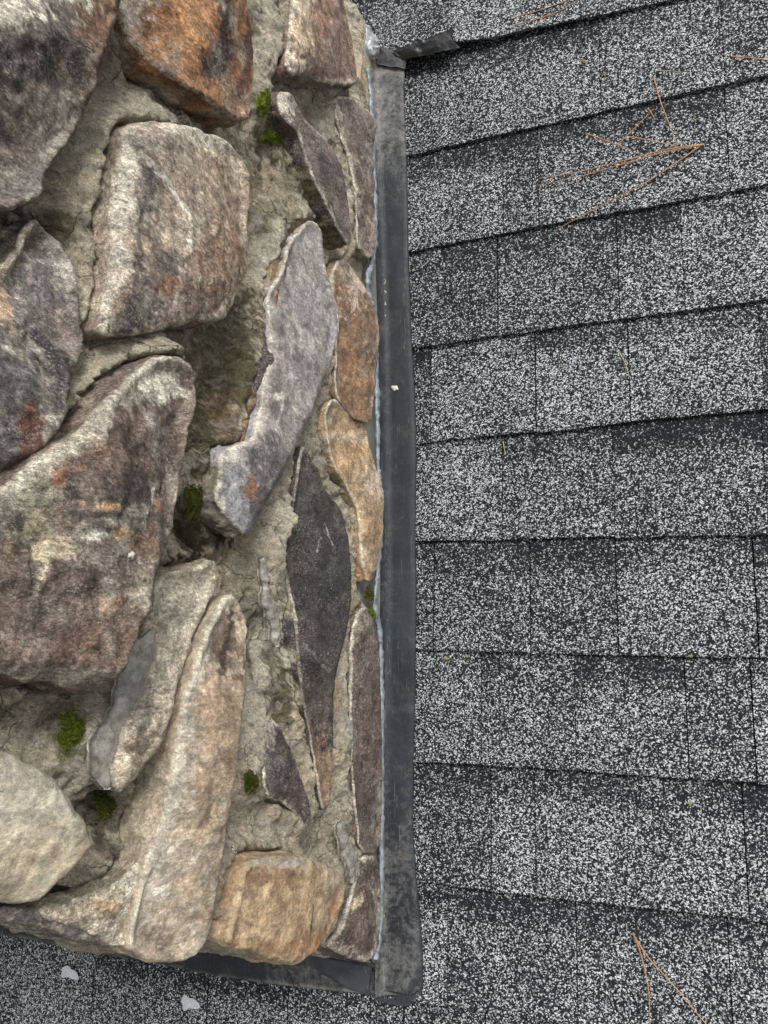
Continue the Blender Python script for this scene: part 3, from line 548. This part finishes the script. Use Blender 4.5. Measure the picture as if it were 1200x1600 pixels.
mh = -.006 + fbm(P3, 9, 3, 70) * .005 + fbm(P3, 34, 5, 71, .65) * .0036 + ridged(P3 * [1, .8, 1], 48, 4, 74) * .0018 + fbm(P3, 75, 3, 72, .7) * .0022 + fbm(P3, 190, 2, 73, .8) * .0016
rise = np.zeros(len(P2)); cap = np.full(len(P2), 9.0)
for poly, pl, ap in FOOT:
    lo = poly.min(0) - .06; hi = poly.max(0) + .06
    m = np.nonzero((P2 > lo).all(1) & (P2 < hi).all(1))[0]
    if len(m) == 0: continue
    sdv, near = poly_dist(P2[m], poly); dist = np.maximum(-sdv, 0)
    dirn = P2[m] - near; L_ = np.hypot(*dirn.T) + 1e-6; updir = (dirn @ np.array([.34, .94])) / L_
    side = sstep(-.5, .8, updir)                      # mortar is struck up high on top of each stone, and raked below it
    full = pl(near) + .010
    tall = full * (1 - (1 - ap) * .6) * (.50 + .48 * side)
    wd = .016 + .032 * side * ap
    wob = 1 + .35 * fbm(np.c_[P2[m], np.zeros(len(m))], 25, 3, 80)
    r_ = tall * np.exp(-(dist / (wd * wob)) ** 1.35)
    r_ = np.where(sdv > 0, 0, r_)
    rise[m] = np.maximum(rise[m], r_)
    under = sdv > .0015; cap[m[under]] = np.minimum(cap[m[under]], pl(P2[m[under]]) - .001 - sdv[under] * 2.2)
rg = rise.reshape(nu, nz)
for _ in range(6):
    rp = np.pad(rg, 1, mode='edge'); rg = (rp[:-2, 1:-1] + rp[2:, 1:-1] + rp[1:-1, :-2] + rp[1:-1, 2:] + 2 * rg) / 6
mh = mh + rg.ravel() * (1 + .14 * fbm(P3, 45, 4, 81, .7))
for px, py, rad, amt in MB:
    o = on_wall(px, py, .01)[1:]; mh = mh + amt * np.exp(-((P2 - o) ** 2).sum(1) / (2 * rad * rad))
# cracks
cr = np.abs(fbm(P3 + .3 * np.c_[fbm(P3, 20, 3, 90), fbm(P3, 20, 3, 91), 0 * P3[:, 0]] * .03, 16, 3, 92)); mask = sstep(.1, .5, fbm(P3, 7, 2, 93))
crk = (1 - sstep(0, .022, cr)) * mask
mh = mh - crk * .004
mh = mh + .012 * np.exp(-(P2[:, 1] / .09) ** 2) * (P2[:, 1] > .03)
mh = np.minimum(mh, cap)
mh = np.minimum(mh, -.012 + .0015 * fbm(P3, 60, 3, 99) + .09 * sstep(.060 + .02 * fbm(P3, 20, 3, 98), .135, P2[:, 1]))
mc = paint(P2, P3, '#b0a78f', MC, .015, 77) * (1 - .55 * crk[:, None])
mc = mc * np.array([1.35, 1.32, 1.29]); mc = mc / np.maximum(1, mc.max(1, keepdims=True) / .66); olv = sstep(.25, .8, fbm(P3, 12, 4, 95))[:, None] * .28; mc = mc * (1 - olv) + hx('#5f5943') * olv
V = np.c_[mh, P2]; Fc = gridfaces(nu, nz)
off = len(V); back = V.copy()
# close the sheet into a body: border points pushed back to the far side
brd = list(range(0, nz)) + [i * nz + nz - 1 for i in range(1, nu)] + [(nu - 1) * nz + j for j in range(nz - 2, -1, -1)] + [i * nz for i in range(nu - 2, 0, -1)]
bk = V[brd].copy(); bk[:, 0] = -CH_W; V = np.vstack([V, bk]); mc = np.vstack([mc, mc[brd]]); nb = len(brd)
for i in range(nb): Fc.append((brd[i], off + i, off + (i + 1) % nb, brd[(i + 1) % nb]))
Fc.append(tuple(off + i for i in range(nb)))
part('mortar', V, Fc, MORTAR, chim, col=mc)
MVp = np.c_[mh, P2]; MCc = (MVp - CAM) @ RM; MPX = np.c_[600 + F * MCc[:, 0] / -MCc[:, 2], 800 - F * MCc[:, 1] / -MCc[:, 2]]
def mort_x(px, py):
    m = np.hypot(*(MPX - [px, py]).T) < 7
    return mh[m].max() if m.any() else .015

# ------------------------------------------------------------------ shingle roof
roof = thing('shingle_roof', 'sloping roof of black and white speckled asphalt shingles around the stone chimney', 'roof', (0, 0, 0))
LEFT = [97, 247, 397, 549, 695, 848, 1016, 1187, 1374, 1556]; RIGHT = [-25, 123, 290, 469, 642, 834, 1030, 1222, 1436, 1640]
rows = []
for a, b in zip(LEFT, RIGHT):
    p, q = on_roof(640, a), on_roof(1200, b); rows.append((p, q))
def butt(k):
    """line of the butt edge of course k as function of x; k=0 is the highest measured one"""
    if 0 <= k < 10:
        p, q = rows[k]; s = (q[1] - p[1]) / (q[0] - p[0]); s *= .9
        return lambda x, p=p, s=s: p[1] + s * (np.clip(x, -.35, .8) - p[0])
    if k < 0:
        y0 = rows[0][0][1] - .143 * k; return lambda x: y0 + 0 * x
    y0 = rows[9][0][1] - .143 * (k - 9); return lambda x: y0 + 0 * x
JX = {0: [(606,30),(705,50),(917,15)], 1: [(940,150),(1130,80)], 2: [(788,300),(843,290),(1135,200)], 3: [(779,440),(966,400),(1067,400)], 4: [(675,600),(838,600),(984,580),(1187,520)],
      5: [(786,740),(959,740),(1192,700)], 6: [(680,930),(830,930),(961,830),(1180,930)], 7: [(754,1100),(900,1100),(1072,1100),(1176,1100)], 8: [(770,1300),(838,1290),(1164,1320)], 9: [(903,1500),(1137,1450),(702,1500)],
      10: [(149,1560),(327,1560),(452,1570),(580,1590),(632,1590),(760,1600)]}
TONE = {1: [.02, .03, .05], 2: [-.02, -.06, .0, .01], 3: [-.04, .02, .0, -.05], 4: [-.05, 0, -.03, .05, 0], 5: [.0, -.04, .0, -.02], 6: [-.04, .0, .02, -.01, .04], 7: [-.03, -.06, .04, -.09, .02], 8: [-.01, -.08, .03, .0], 9: [0, .03, -.02, -.06]}
JW = {}
def course(k):
    bk_, up = butt(k), butt(k - 1)
    js = sorted(on_roof(px, py)[0] for px, py in JX.get(k, []))
    x = js[0] if js else .1; lst = list(js)
    while x > -1.1: x -= rng.uniform(.10, .24); lst.append(x)
    x = max(js) if js else .1
    while x < 1.3: x += rng.uniform(.10, .24); lst.append(x)
    lst = sorted(lst); V = []; Fc = []; tone = []
    r0 = np.random.default_rng(500 + k)
    for i, (x0, x1) in enumerate(zip(lst[:-1], lst[1:])):
        vis = x1 > -.7 and x0 < .75 and -1 < k < 12
        g = .00035 + .0003 * r0.random() + (.0005 if (r0.random() < .3 or k == 10) else 0); step = .005 if vis else .03
        nx = max(3, int((x1 - x0) / step)); xs = np.linspace(x0 + g, x1 - g, nx)
        tt = r0.choice([.0076, .0066, .0060]); dz = r0.uniform(-.0003, .0006)
        tn = r0.uniform(-.055, .035)
        if r0.random() < .25: tn -= .06
        X3 = np.c_[xs, np.full(nx, k * 1.7), np.zeros(nx)]
        yb_ = bk_(xs) + fbm(X3, 40, 4, 200 + k, .6) * .0011 + r0.uniform(-.0012, .0012) + fbm(X3, 5, 2, 220) * .0015
        yt = up(xs) + .022
        lift = .0010 * np.clip(fbm(X3, 7, 2, 230 + k) + .3, 0, 1.5)
        if k == 0: lift = lift + .016 * np.exp(-((xs - .06) / .085) ** 2) + .004 * np.exp(-((xs - .22) / .1) ** 2)
        if k >= 7: lift = lift + .0022
        if k == 4: lift = lift + .002 * np.exp(-((xs - .3) / .08) ** 2)
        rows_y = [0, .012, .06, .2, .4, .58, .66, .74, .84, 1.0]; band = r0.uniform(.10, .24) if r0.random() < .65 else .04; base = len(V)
        top = []
        for t in rows_y:
            y = yb_ + (yt - yb_) * t; z = .0090 - .0076 * t + lift * (1 - t) ** 2.2 + dz
            z = z + fbm(np.c_[xs, y, np.full(nx, k)], 30, 3, 240) * .00035
            if t == 0: z = z - .0008
            top.append(np.c_[xs, y, z])
        bot = top[0] - [0, 0, 1] * np.array([0, 0, tt - .0008]); bot = np.c_[top[0][:, 0], top[0][:, 1] + .0008, top[0][:, 2] - (tt - .0008)]
        botb = np.c_[top[-1][:, 0], top[-1][:, 1], top[-1][:, 2] - .0011]
        R = [bot] + top + [botb]; off = len(tone); arr = np.vstack(R)
        V.append(arr); tv = np.full((len(R), nx), tn); tv[7] -= band * .5; tv[8:] -= band; tone += list(tv.ravel())  # upper tab rows darkened: butt shadow line painted in as a granule band
        Fc += gridfaces(len(R), nx, off)
        for j in (0, nx - 1):   # ends
            ids = [off + a * nx + j for a in range(len(R))]; Fc.append(tuple(ids if j == 0 else ids[::-1]))
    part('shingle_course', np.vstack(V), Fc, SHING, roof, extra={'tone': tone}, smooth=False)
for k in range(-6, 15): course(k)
Vd = [(-1.4, -1.5, -.0005), (1.6, -1.5, -.0005), (1.6, 1.95, -.0005), (-1.4, 1.95, -.0005), (-1.4, -1.5, -.03), (1.6, -1.5, -.03), (1.6, 1.95, -.03), (-1.4, 1.95, -.03)]
part('roof_deck', Vd, [(0, 1, 2, 3), (7, 6, 5, 4), (0, 4, 5, 1), (1, 5, 6, 2), (2, 6, 7, 3), (3, 7, 4, 0)], DECK, roof, smooth=False)

# ------------------------------------------------------------------ side flashing
def interp(tab, y): 
    a = np.array(tab, float); return np.interp(y, a[:, 0], a[:, 1])
RE = [(60,622),(82,633),(100,632),(150,631),(230,634),(330,637),(430,639),(530,643),(620,648),(720,650),(840,648),(930,650),(1100,648),(1200,646),(1300,645),(1380,651),(1430,656),(1500,660),(1540,661),(1556,655)]
LE = [(60,572),(80,582),(100,586),(200,590),(300,592),(400,597),(500,600),(600,602),(800,604),(900,605),(1000,604),(1100,603),(1300,600),(1450,598),(1556,597)]
fl = thing('side_flashing', 'long dark metal side flashing strip between stone chimney and shingles', 'flashing', on_roof(600, 800, .01))
ys = np.arange(74, 1556, 5.0); V = []; cc = []
for y in ys:
    cl = on_roof(interp(LE, y), y, .016)[0:2]; re = on_roof(interp(RE, y), y, .0100)
    nz_ = fbm(np.array([[re[1], .3, 0]]), 9, 3, 301)[0] * .0012
    x0, x1, Y = cl[0], re[0], re[1]; Yc = cl[1]
    pr = [(x0 - .004, .030), (x0 - .001, .020), (x0 + .004, .0158)]
    for t in (.2, .4, .6, .8, .95): pr.append((x0 + .004 + (x1 - x0 - .004) * t, .0158 - .0035 * t + .0008 * math.sin(t * 3.1) + nz_ * t))
    pr += [(x1, .0112 + nz_), (x1 + .0006, .0102 + nz_), (x1 + .0003, .0078 + nz_), (x1 - .006, .0076)]
    for j, (x, z) in enumerate(pr):
        V.append((x, Yc + (Y - Yc) * min(1, max(0, (x - x0) / (x1 - x0))), z)); 
V = np.array(V); npf = 12
yy = np.repeat(ys, npf); jj = np.tile(np.arange(npf), len(ys)); X3 = V * 1.0
cc = np.tile(hx('#282b30'), (len(V), 1)) * (1 + .3 * fbm(X3 * [1, .3, 1], 60, 3, 310)[:, None])
def cmix(c, k, colr): return c * (1 - k[:, None]) + hx(colr) * k[:, None]
w1 = fbm(X3, 30, 4, 311)
wear = 1.1 * (1 - sstep(200, 330, yy + 60 * w1)) + .55 * (1 - sstep(90, 240, yy + 30 * (jj - 4))) + .75 * sstep(1150, 1380, yy + 40 * w1) * (jj < 8) + .25 * (jj <= 2) + .12
V[:, 2] += .0016 * (yy > 1107) * (jj > 1) - .0012 * (yy > 1358) * (jj > 1)
part('metal_strip', V, gridfaces(len(ys), npf), FLASH, fl, col=cc, extra={'wear': wear})
# wall leg of the flashing, tucked behind the stones, with a bead of sealant along its top
V = []; cc = []
for y in ys:
    x0, Yc = on_roof(interp(LE, y), y, .016)[0:2]
    wv = fbm(np.array([[Yc, 2.2, 0]]), 12, 4, 320)[0]
    if y > 1514: continue
    for j, (dx, z) in enumerate(((-.0045, .026), (-.006, .045), (-.007, .07), (-.008, .095 + .006 * wv), (-.0095, .094 + .006 * wv))): zz = z if j < 1 else .026 + (z - .026) * min(1, max(.1, (y - 90) / 140)); V.append((x0 + dx + wv * .0006, max(Yc, YB + .006 + zz * TA), zz)); cc.append(hx('#7a7c78') * (1 + .2 * wv))
part('wall_leg', V, gridfaces(len(V) // 5, 5), LEG, fl, col=np.array(cc))
bp = [(577,108),(581,160),(584,230),(587,300),(588,360),(583,410),(576,432),(577,460),(583,482),(590,510),(590,560),(591,620),(592,700),(594,760),(597,820),(593,880),(589,920),(587,950),(595,985),(597,1040),(598,1100),(598,1200),(598,1300),(597,1400),(594,1470),(588,1500)]
Pp = spline([on_wall(px - 2, py, .013) for px, py in bp], 420)
Pp[:, 2] = np.maximum(Pp[:, 2], .02)
rad = .0048 + .0016 * fbm(Pp, 40, 3, 330) + .0022 * fbm(Pp, 110, 4, 331, .8)
Vt, Ft = tube(Pp + np.c_[fbm(Pp, 60, 2, 332) * .001, 0 * Pp[:, 0], 0 * Pp[:, 0]], np.clip(rad, .002, .009), 10); Vt[:, 0] = .0135 + (Vt[:, 0] - .013) * .6 + fbm(Vt, 220, 3, 333) * .0012
part('sealant_bead', Vt, Ft, BEAD, fl)
for cx_, cy_, n_ in ((600, 465, 30), (603, 972, 40), (597, 1440, 26), (588, 165, 50)):
    Pc = np.array([on_roof(cx_ + 2.5 * math.sin(i * .7 + cy_), cy_ + (i - 15) / 15 * n_, .0165) for i in range(31)]); Pc = spline(Pc, 90)
    rc = np.clip(.0009 + .0026 * fbm(Pc, 90, 4, int(cy_), .8), .0003, .0048) * np.sin(np.linspace(.1, 3.04, 90)) ** .4
    Vt, Ft = tube(Pc, rc, 8); Vt = Vt + np.c_[fbm(Vt, 300, 3, 7), fbm(Vt, 300, 3, 8), fbm(Vt, 300, 3, 9)] * .0007; Vt[:, 2] = np.minimum(Vt[:, 2], .0165 + .0018)
    part('sealant_crust', Vt, Ft, PEBC, fl)
# folded lower end
def sheet(name, ctrl, nu_, nv_, mat, parent=None, amp=.001, sc=60, sd_=1, thick=.0012, col='#303338', solo_=None, crumple=0):
    """smooth sheet through a grid of 3d control points, with real thickness"""
    ctrl = np.asarray(ctrl, float); r1 = np.array([spline(r, nv_) for r in ctrl]); G2 = np.array([spline(r1[:, j], nu_) for j in range(nv_)]).transpose(1, 0, 2)
    V = G2.reshape(-1, 3); n = fbm(V, sc, 4, sd_); n2 = fbm(V, sc, 4, sd_ + 5)
    du = np.gradient(G2, axis=0); dv = np.gradient(G2, axis=1); nr = np.cross(du, dv).reshape(-1, 3); nr /= np.linalg.norm(nr, axis=1, keepdims=True) + 1e-12
    V = V + nr * (n * amp)[:, None]
    if crumple: V = V + nr * ((ridged(V, sc * .7, 3, sd_ + 9)) * crumple)[:, None] + np.c_[n2, n, n2] * crumple * .5
    A = len(V); W = V - nr * thick; VV = np.vstack([V, W]); f = gridfaces(nu_, nv_); f2 = [tuple(a + A for a in q[::-1]) for q in f]
    b = list(range(nv_)) + [i * nv_ + nv_ - 1 for i in range(1, nu_)] + [(nu_ - 1) * nv_ + j for j in range(nv_ - 2, -1, -1)] + [i * nv_ for i in range(nu_ - 2, 0, -1)]
    s = [(b[i], b[i] + A, b[(i + 1) % len(b)] + A, b[(i + 1) % len(b)]) for i in range(len(b))]
    s = [q[::-1] for q in s]
    c_ = np.tile(hx(col), (2 * A, 1)) * (1 + .35 * np.r_[n, n])[:, None]
    if solo_: return solo(name, VV, f + f2 + s, mat, *solo_, col=c_)
    return part(name, VV, f + f2 + s, mat, parent, col=c_)
R_ = on_roof
sheet('folded_end', [[R_(597,1548,.017), R_(620,1551,.017), R_(645,1553,.015), R_(660,1541,.012)], [R_(590,1556,.010), R_(618,1561,.012), R_(643,1566,.009), R_(664,1548,.008)], [R_(583,1562,.009), R_(610,1569,.009), R_(640,1571,.0085), R_(667,1545,.0085)]], 14, 40, FLASH, fl, .0015, 70, 3, .0012, '#34363a')

# ------------------------------------------------------------------ apron flashing below the chimney
ap = thing('apron_flashing', 'dark bent metal apron flashing below the chimney, over the lower shingles', 'flashing', on_roof(300, 1515, .01))
edge = [(-120,1437),(-20,1455),(60,1470),(150,1488),(250,1506),(330,1523),(420,1536),(500,1546),(560,1552),(598,1556)]
V = []; cc = []; E3 = spline([on_roof(*p, .0105) for p in edge], 150)
E3 = np.vstack([E3[0] + [-.35, .0, 0], E3[0] + [-.2, 0, 0], E3])
for i, p in enumerate(E3):
    yw = YB + .016; x = p[0]; Yd = yw - p[1]; nz_ = fbm(p[None], 12, 3, 340)[0] * .0012
    prof = [(p[1] + .004, .0078), (p[1] - .0003, .0080 + nz_), (p[1] - .0006, .0106 + nz_), (p[1] + .002, .0128 + nz_), (p[1] + .006, .0118), (p[1] + Yd * .35, .0125), (p[1] + Yd * .7, .014), (yw - .010, .017), (yw - .006, .025), (yw - .005 + .05 * TA, .05), (yw - .005 + .1 * TA, .10)]
    for j, (y, z) in enumerate(prof): V.append((x, y, z))
V = np.array(V); cc = np.tile(hx('#232529'), (len(V), 1)) * (1 + .25 * fbm(V, 40, 4, 341)[:, None]); jj = np.tile(np.arange(11), len(E3)); w1 = fbm(V, 18, 4, 342)
wear = ((jj == 2) | (jj == 3)) * .8 + .8 * (V[:, 0] > -.17) + .15
part('metal_strip', V, gridfaces(len(E3), 11)[::1], FLASH, ap, col=cc, extra={'wear': wear})
sheet('corner_fold', [[R_(462,1486,.036), R_(500,1494,.036), R_(545,1502,.034), R_(582,1508,.030)], [R_(500,1520,.022), R_(525,1533,.020), R_(555,1543,.018), R_(578,1545,.020)], [R_(548,1546,.0135), R_(560,1549,.014), R_(575,1552,.0145), R_(592,1555,.0145)]], 18, 30, FLASH, ap, .0016, 60, 12, .0012, '#3a3e42')

# ------------------------------------------------------------------ torn membrane and foil at the top of the flashing
sheet('torn_membrane', [[R_(612,80,.026), R_(640,70,.030), R_(670,60,.031), R_(708,45,.031)], [R_(622,86,.026), R_(648,79,.030), R_(676,71,.031), R_(708,60,.030)], [R_(634,91,.023), R_(655,87,.026), R_(690,80,.028), R_(720,75,.027)]], 22, 40, BLACK, None, .0018, 55, 21, .0016, '#222222',
      ('torn black roofing membrane lifting beside the top of the flashing', 'roofing scrap'), .0022)
sheet('crumpled_foil', [[R_(557,52,.03), R_(575,50,.034), R_(590,56,.03)], [R_(558,70,.034), R_(574,72,.040), R_(592,70,.034)], [R_(563,92,.03), R_(576,96,.034), R_(588,86,.03)]], 26, 26, FOIL, None, .003, 60, 31, .0006, '#999999',
      ('crumpled silver foil scrap stuffed between stone and flashing top', 'foil scrap'), .011)
sheet('tar_patch', [[R_(586,62,.024), R_(600,74,.024), R_(622,78,.022)], [R_(588,78,.022), R_(606,88,.024), R_(634,92,.020)], [R_(590,100,.020), R_(612,104,.020), R_(634,108,.014)]], 20, 20, FLASH, fl, .002, 70, 41, .0012, '#4a4b4d', crumple=.0015)

# ------------------------------------------------------------------ aged clear sealant smeared over stone edges
def smear(px, x, w_, seed_):
    P = spline([on_wall(a, b, x) for a, b in px], 60); V = []
    for i, p in enumerate(P):
        t = P[min(i + 1, 59)] - P[max(i - 1, 0)]; t /= np.linalg.norm(t); s_ = np.cross(t, [1, 0, 0]); s_ /= np.linalg.norm(s_)
        ww = w_ * (1 + .5 * fbm(p[None], 50, 3, seed_)[0]) * min(1, (i + 2) / 8, (61 - i) / 8)
        for k in np.linspace(-1, 1, 9):
            q = p + s_ * ww * k; q[0] += .004 * (1 - k * k) - .002 + ridged(q[None], 110, 3, seed_ + 3)[0] * .0028; V.append(q)
    V = np.array(V); B = V.copy(); B[:, 0] -= .003; A = len(V); f = gridfaces(60, 9)
    b = list(range(9)) + [i * 9 + 8 for i in range(1, 60)] + [59 * 9 + j for j in range(7, -1, -1)] + [i * 9 for i in range(58, 0, -1)]
    s2 = [(b[i], b[(i + 1) % len(b)], b[(i + 1) % len(b)] + A, b[i] + A) for i in range(len(b))]
    part('sealant_smear', np.vstack([V, B]), f + s2 + [tuple(a + A for a in q[::-1]) for q in f], SILI, chim)
smear([(240,985),(212,1050),(190,1110),(172,1150),(160,1190),(168,1232)], .046, .011, 401)
smear([(530,1282),(540,1320),(553,1350),(550,1380)], .022, .012, 404)
smear([(410,870),(418,930),(430,968),(434,1010)], .018, .009, 405)

# ------------------------------------------------------------------ moss
def moss(px, py, rx, ry, x, mat, label, n=1400, seed_=0):
    r = np.random.default_rng(seed_ + 900); x = max(x * .4, mort_x(px, py) + .001) if seed_ not in (6, 7) else x; o = on_wall(px, py, x); ex = on_wall(px + rx, py, x) - o; ey = on_wall(px, py + ry, x) - o
    V = []; Fc = []
    th = np.hypot(*ey[1:]) * .45
    # cushion body
    nr, na = 8, 20
    for i in range(nr):
        for j in range(na):
            a = 2 * math.pi * j / na; rr = (i / (nr - 1)) * (1 + .25 * math.sin(3 * a + seed_) + .15 * math.sin(7 * a))
            p = o + ex * rr * math.cos(a) * .9 + ey * rr * math.sin(a) * .9; p[0] += th * (1 - (i / (nr - 1)) ** 2) - .003; V.append(p)
    Fc = gridfaces(nr, na, 0, True)
    for _ in range(n):
        a = r.uniform(0, 2 * math.pi); q = math.sqrt(r.random()); rr = q * (1 + .25 * math.sin(3 * a + seed_) + .15 * math.sin(7 * a)) * 1.08
        p = o + ex * rr * math.cos(a) + ey * rr * math.sin(a); p[0] += th * max(0, 1 - q * q) - .001
        if r.random() < .18: p = o + (p - o) * r.uniform(1.0, 1.7); p[0] = o[0] + .0005
        d = np.array([1.0, 0, .25]) + r.normal(size=3) * .55; d /= np.linalg.norm(d); s_ = np.cross(d, r.normal(size=3)); s_ /= np.linalg.norm(s_)
        L_ = r.uniform(.0015, .0038); k = len(V); V += [p - s_ * .0004, p + s_ * .0004, p + d * L_]; Fc.append((k, k + 1, k + 2))
    return solo('moss_clump', np.array(V), Fc, mat, label, 'moss', 'moss clumps on the chimney', smooth=False)
moss(113,1143,20,26,.020,MOSS,'bright green moss clump on mortar above the pale boulder',2200,1)
moss(166,1258,15,16,.012,MOSSD,'small olive moss clump in the gap right of the pale boulder',1200,2)
moss(22,372,38,22,.030,MOSSD,'dark green moss patch above the purple grey stone at left edge',2200,3)
moss(412,160,7,22,.030,MOSS,'thin green moss tuft on mortar right of the rust orange stone',900,4)
moss(434,212,18,13,.024,MOSS,'green moss clump in the hollow below the white edged sliver',1200,5)
moss(577,928,6,10,.016,MOSSD,'tiny dark moss tuft on the sealant, upper of two beside the flashing',500,6)
moss(579,958,6,7,.016,MOSS,'tiny bright moss tuft beside the flashing, lower of the two',500,7)
moss(393,1222,9,16,.022,MOSSD,'small moss tuft on mortar left of the small dark triangular stone',900,8)
moss(302,785,10,30,.014,MOSSD,'thin dark moss streak in the gap beside the large brown stone',900,9)

# ------------------------------------------------------------------ pine needles
def needle(px, label, mat=NEEDLE, r0=.0009, lift=.0022):
    P = [on_roof(a, b, .0085) for a, b in px]; P = spline(P, 24)
    X = P * 1; P[:, 2] = .0090 + lift + .0010 * fbm(X, 30, 2, int(px[0][0])) + lift * np.sin(np.linspace(0, 3.1, 24))
    P[:, 0] += .0006 * fbm(X, 60, 2, 5)
    V, Fc = tube(P, r0 * np.linspace(1.1, .55, 24), 6)
    solo('pine_needle', V, Fc, mat, label, 'pine needle', 'dry pine needles lying on the shingles')
needle([(737,60),(790,47),(835,35),(880,18),(925,-14)],'long rust needle lying on the top course just above its edge')
needle([(801,30),(850,18),(905,-6)],'rust needle crossing the top edge, above the longer parallel one')
needle([(1098,227),(1040,237),(960,258),(900,272),(841,281)],'upper needle of the long fanned pair on the third course')
needle([(1096,229),(1040,240),(965,262),(900,280),(840,292)],'lower needle of the long fanned pair on the third course')
needle([(1099,226),(1072,246),(1020,282),(960,313),(900,345),(862,366)],'long curved needle sweeping down left from the fanned pair')
needle([(1022,122),(1032,160),(1045,195),(1060,234)],'steep needle hanging down onto the fanned pair from above')
needle([(963,230),(985,210),(1003,192),(1022,172)],'short needle rising to the right, left of the steep one')
needle([(915,210),(945,222),(984,235)],'short needle left of the crossing needles, falling to the right')
needle([(985,216),(1015,223),(1058,230)],'short flat needle just above the fanned pair')
needle([(1012,172),(1018,180),(1024,190)],'tiny needle stub at the top of the short rising one')
needle([(1144,90),(1175,95),(1215,98)],'short needle cut by the right edge near the top')
needle([(1024,112),(1045,114),(1069,115)],'pale straw coloured needle bit on the second course',PALEN,.0006)
needle([(989,1456),(1002,1490),(1013,1540),(1016,1612)],'steep left needle of the pair at the bottom right')
needle([(988,1457),(1015,1495),(1060,1545),(1115,1612)],'slanting right needle of the pair at the bottom right')
needle([(966,550),(975,565),(985,592)],'pale needle bit beside the joint in the fifth course',PALEN,.0006)
needle([(787,690),(789,700),(790,712)],'tiny pale needle bit just below the fourth butt line',PALEN,.0006)

rg_ = np.random.default_rng(77); V_ = []; F_ = []
for i in range(420):
    if i < 260:
        y = rg_.uniform(90, 1545); o = on_roof(interp(RE, y) + abs(rg_.normal()) * 5 + 1.5, y, .0088)
    else:
        k = int(rg_.integers(0, 9)); x = rg_.uniform(.03, .5); o = np.array([x, butt(k)(x) - .002 - abs(rg_.normal()) * .003, .0030])
    s_ = rg_.uniform(.0006, .0014); k0 = len(V_)
    for dx, dy, dz in ((1, 0, 0), (-1, 0, 0), (0, 1, 0), (0, -1, 0), (0, 0, 1), (0, 0, -1)): V_.append(o + np.array([dx, dy, dz]) * s_ * rg_.uniform(.6, 1.3))
    F_ += [(k0 + a, k0 + b, k0 + 4) for a, b in ((0, 2), (2, 1), (1, 3), (3, 0))] + [(k0 + b, k0 + a, k0 + 5) for a, b in ((0, 2), (2, 1), (1, 3), (3, 0))]
solo('loose_grit', V_, F_, PEBC, 'loose shingle grit washed against the side flashing and the course edges', 'grit', kind='stuff', smooth=False)
# ------------------------------------------------------------------ drips, flecks, pebble
def blob(name, px, py, rx, ry, z, mat, label, cat, group=None, wall=None, tail=None, th=.0012, seed_=1):
    f = (lambda a, b: on_wall(a, b, wall)) if wall is not None else (lambda a, b: on_roof(a, b, z))
    o = f(px, py); ex = f(px + rx, py) - o; ey = f(px, py + ry) - o; up = np.array([1, 0, 0]) if wall is not None else np.array([0, 0, 1.0])
    nr, na = 6, 22; V = []
    for i in range(nr):
        t = i / (nr - 1)
        for j in range(na):
            a = 2 * math.pi * j / na; m = 1 + .18 * math.sin(3 * a + seed_) + .1 * math.sin(5 * a + 2 * seed_)
            if tail is not None: m += tail[1] * max(0, math.cos(a - tail[0])) ** 12
            V.append(o + (ex * math.cos(a) + ey * math.sin(a)) * t * m + up * (th * math.sqrt(max(0, 1 - t * t)) - .0003))
    solo(name, np.array(V), [q for q in gridfaces(nr, na, 0, True)], mat, label, cat, group)
blob('dried_drip', 105, 1519, 11, 9, .0088, DRIP, 'pale grey dried drip on the shingles left of the vertical joint', 'drip', 'dried drips on the lower shingles', None, (.7, 1.1), .0012, 1)
blob('dried_drip', 292, 1567, 10, 11, .0080, DRIP, 'pale grey dried drip between the two vertical joints, bottom left', 'drip', 'dried drips on the lower shingles', None, (.3, 1.2), .0012, 2)
blob('pale_chip', 616, 606, 5, 4, .0170, PEB, 'tiny white chip lying on the dark flashing strip', 'chip', None, None, (.5, .5), .0016, 3)
blob('pale_pebble', 197, 868, 9.5, 8, 0, PEB, 'small white pebble stuck on the large brown stone', 'pebble', None, .079, (2.6, .3), .006, 4)
for i, (px, py, s_, lb) in enumerate([(697,1029,5,'olive lichen fleck beside a yellower one under the sixth butt line'),(729,1025,4,'yellow lichen fleck right of the olive one under the sixth butt line'),(1080,1025,4,'yellow lichen fleck at a tab corner on the right'),(1078,1256,5,'yellow green lichen fleck on the shingles at lower right'),(944,116,5,'pale leaf fragment on the second course'),(912,96,6,'brown leaf fragment on the second course'),(877,564,3,'red brown speck on the fifth course'),(1131,1533,3,'green speck right of the bottom needles'),(1085,187,4,'yellowish speck below the second course edge')]):
    blob('lichen_fleck' if 'leaf' not in lb and 'speck' not in lb else ('leaf_fragment' if 'leaf' in lb else 'debris_speck'), px, py, s_ * .7, s_ * .5, .0092, LICH if i not in (4, 5, 6) else LEAF, lb, 'fleck', 'small flecks on the shingles', None, (i * 1.3, .6), .0010, i)
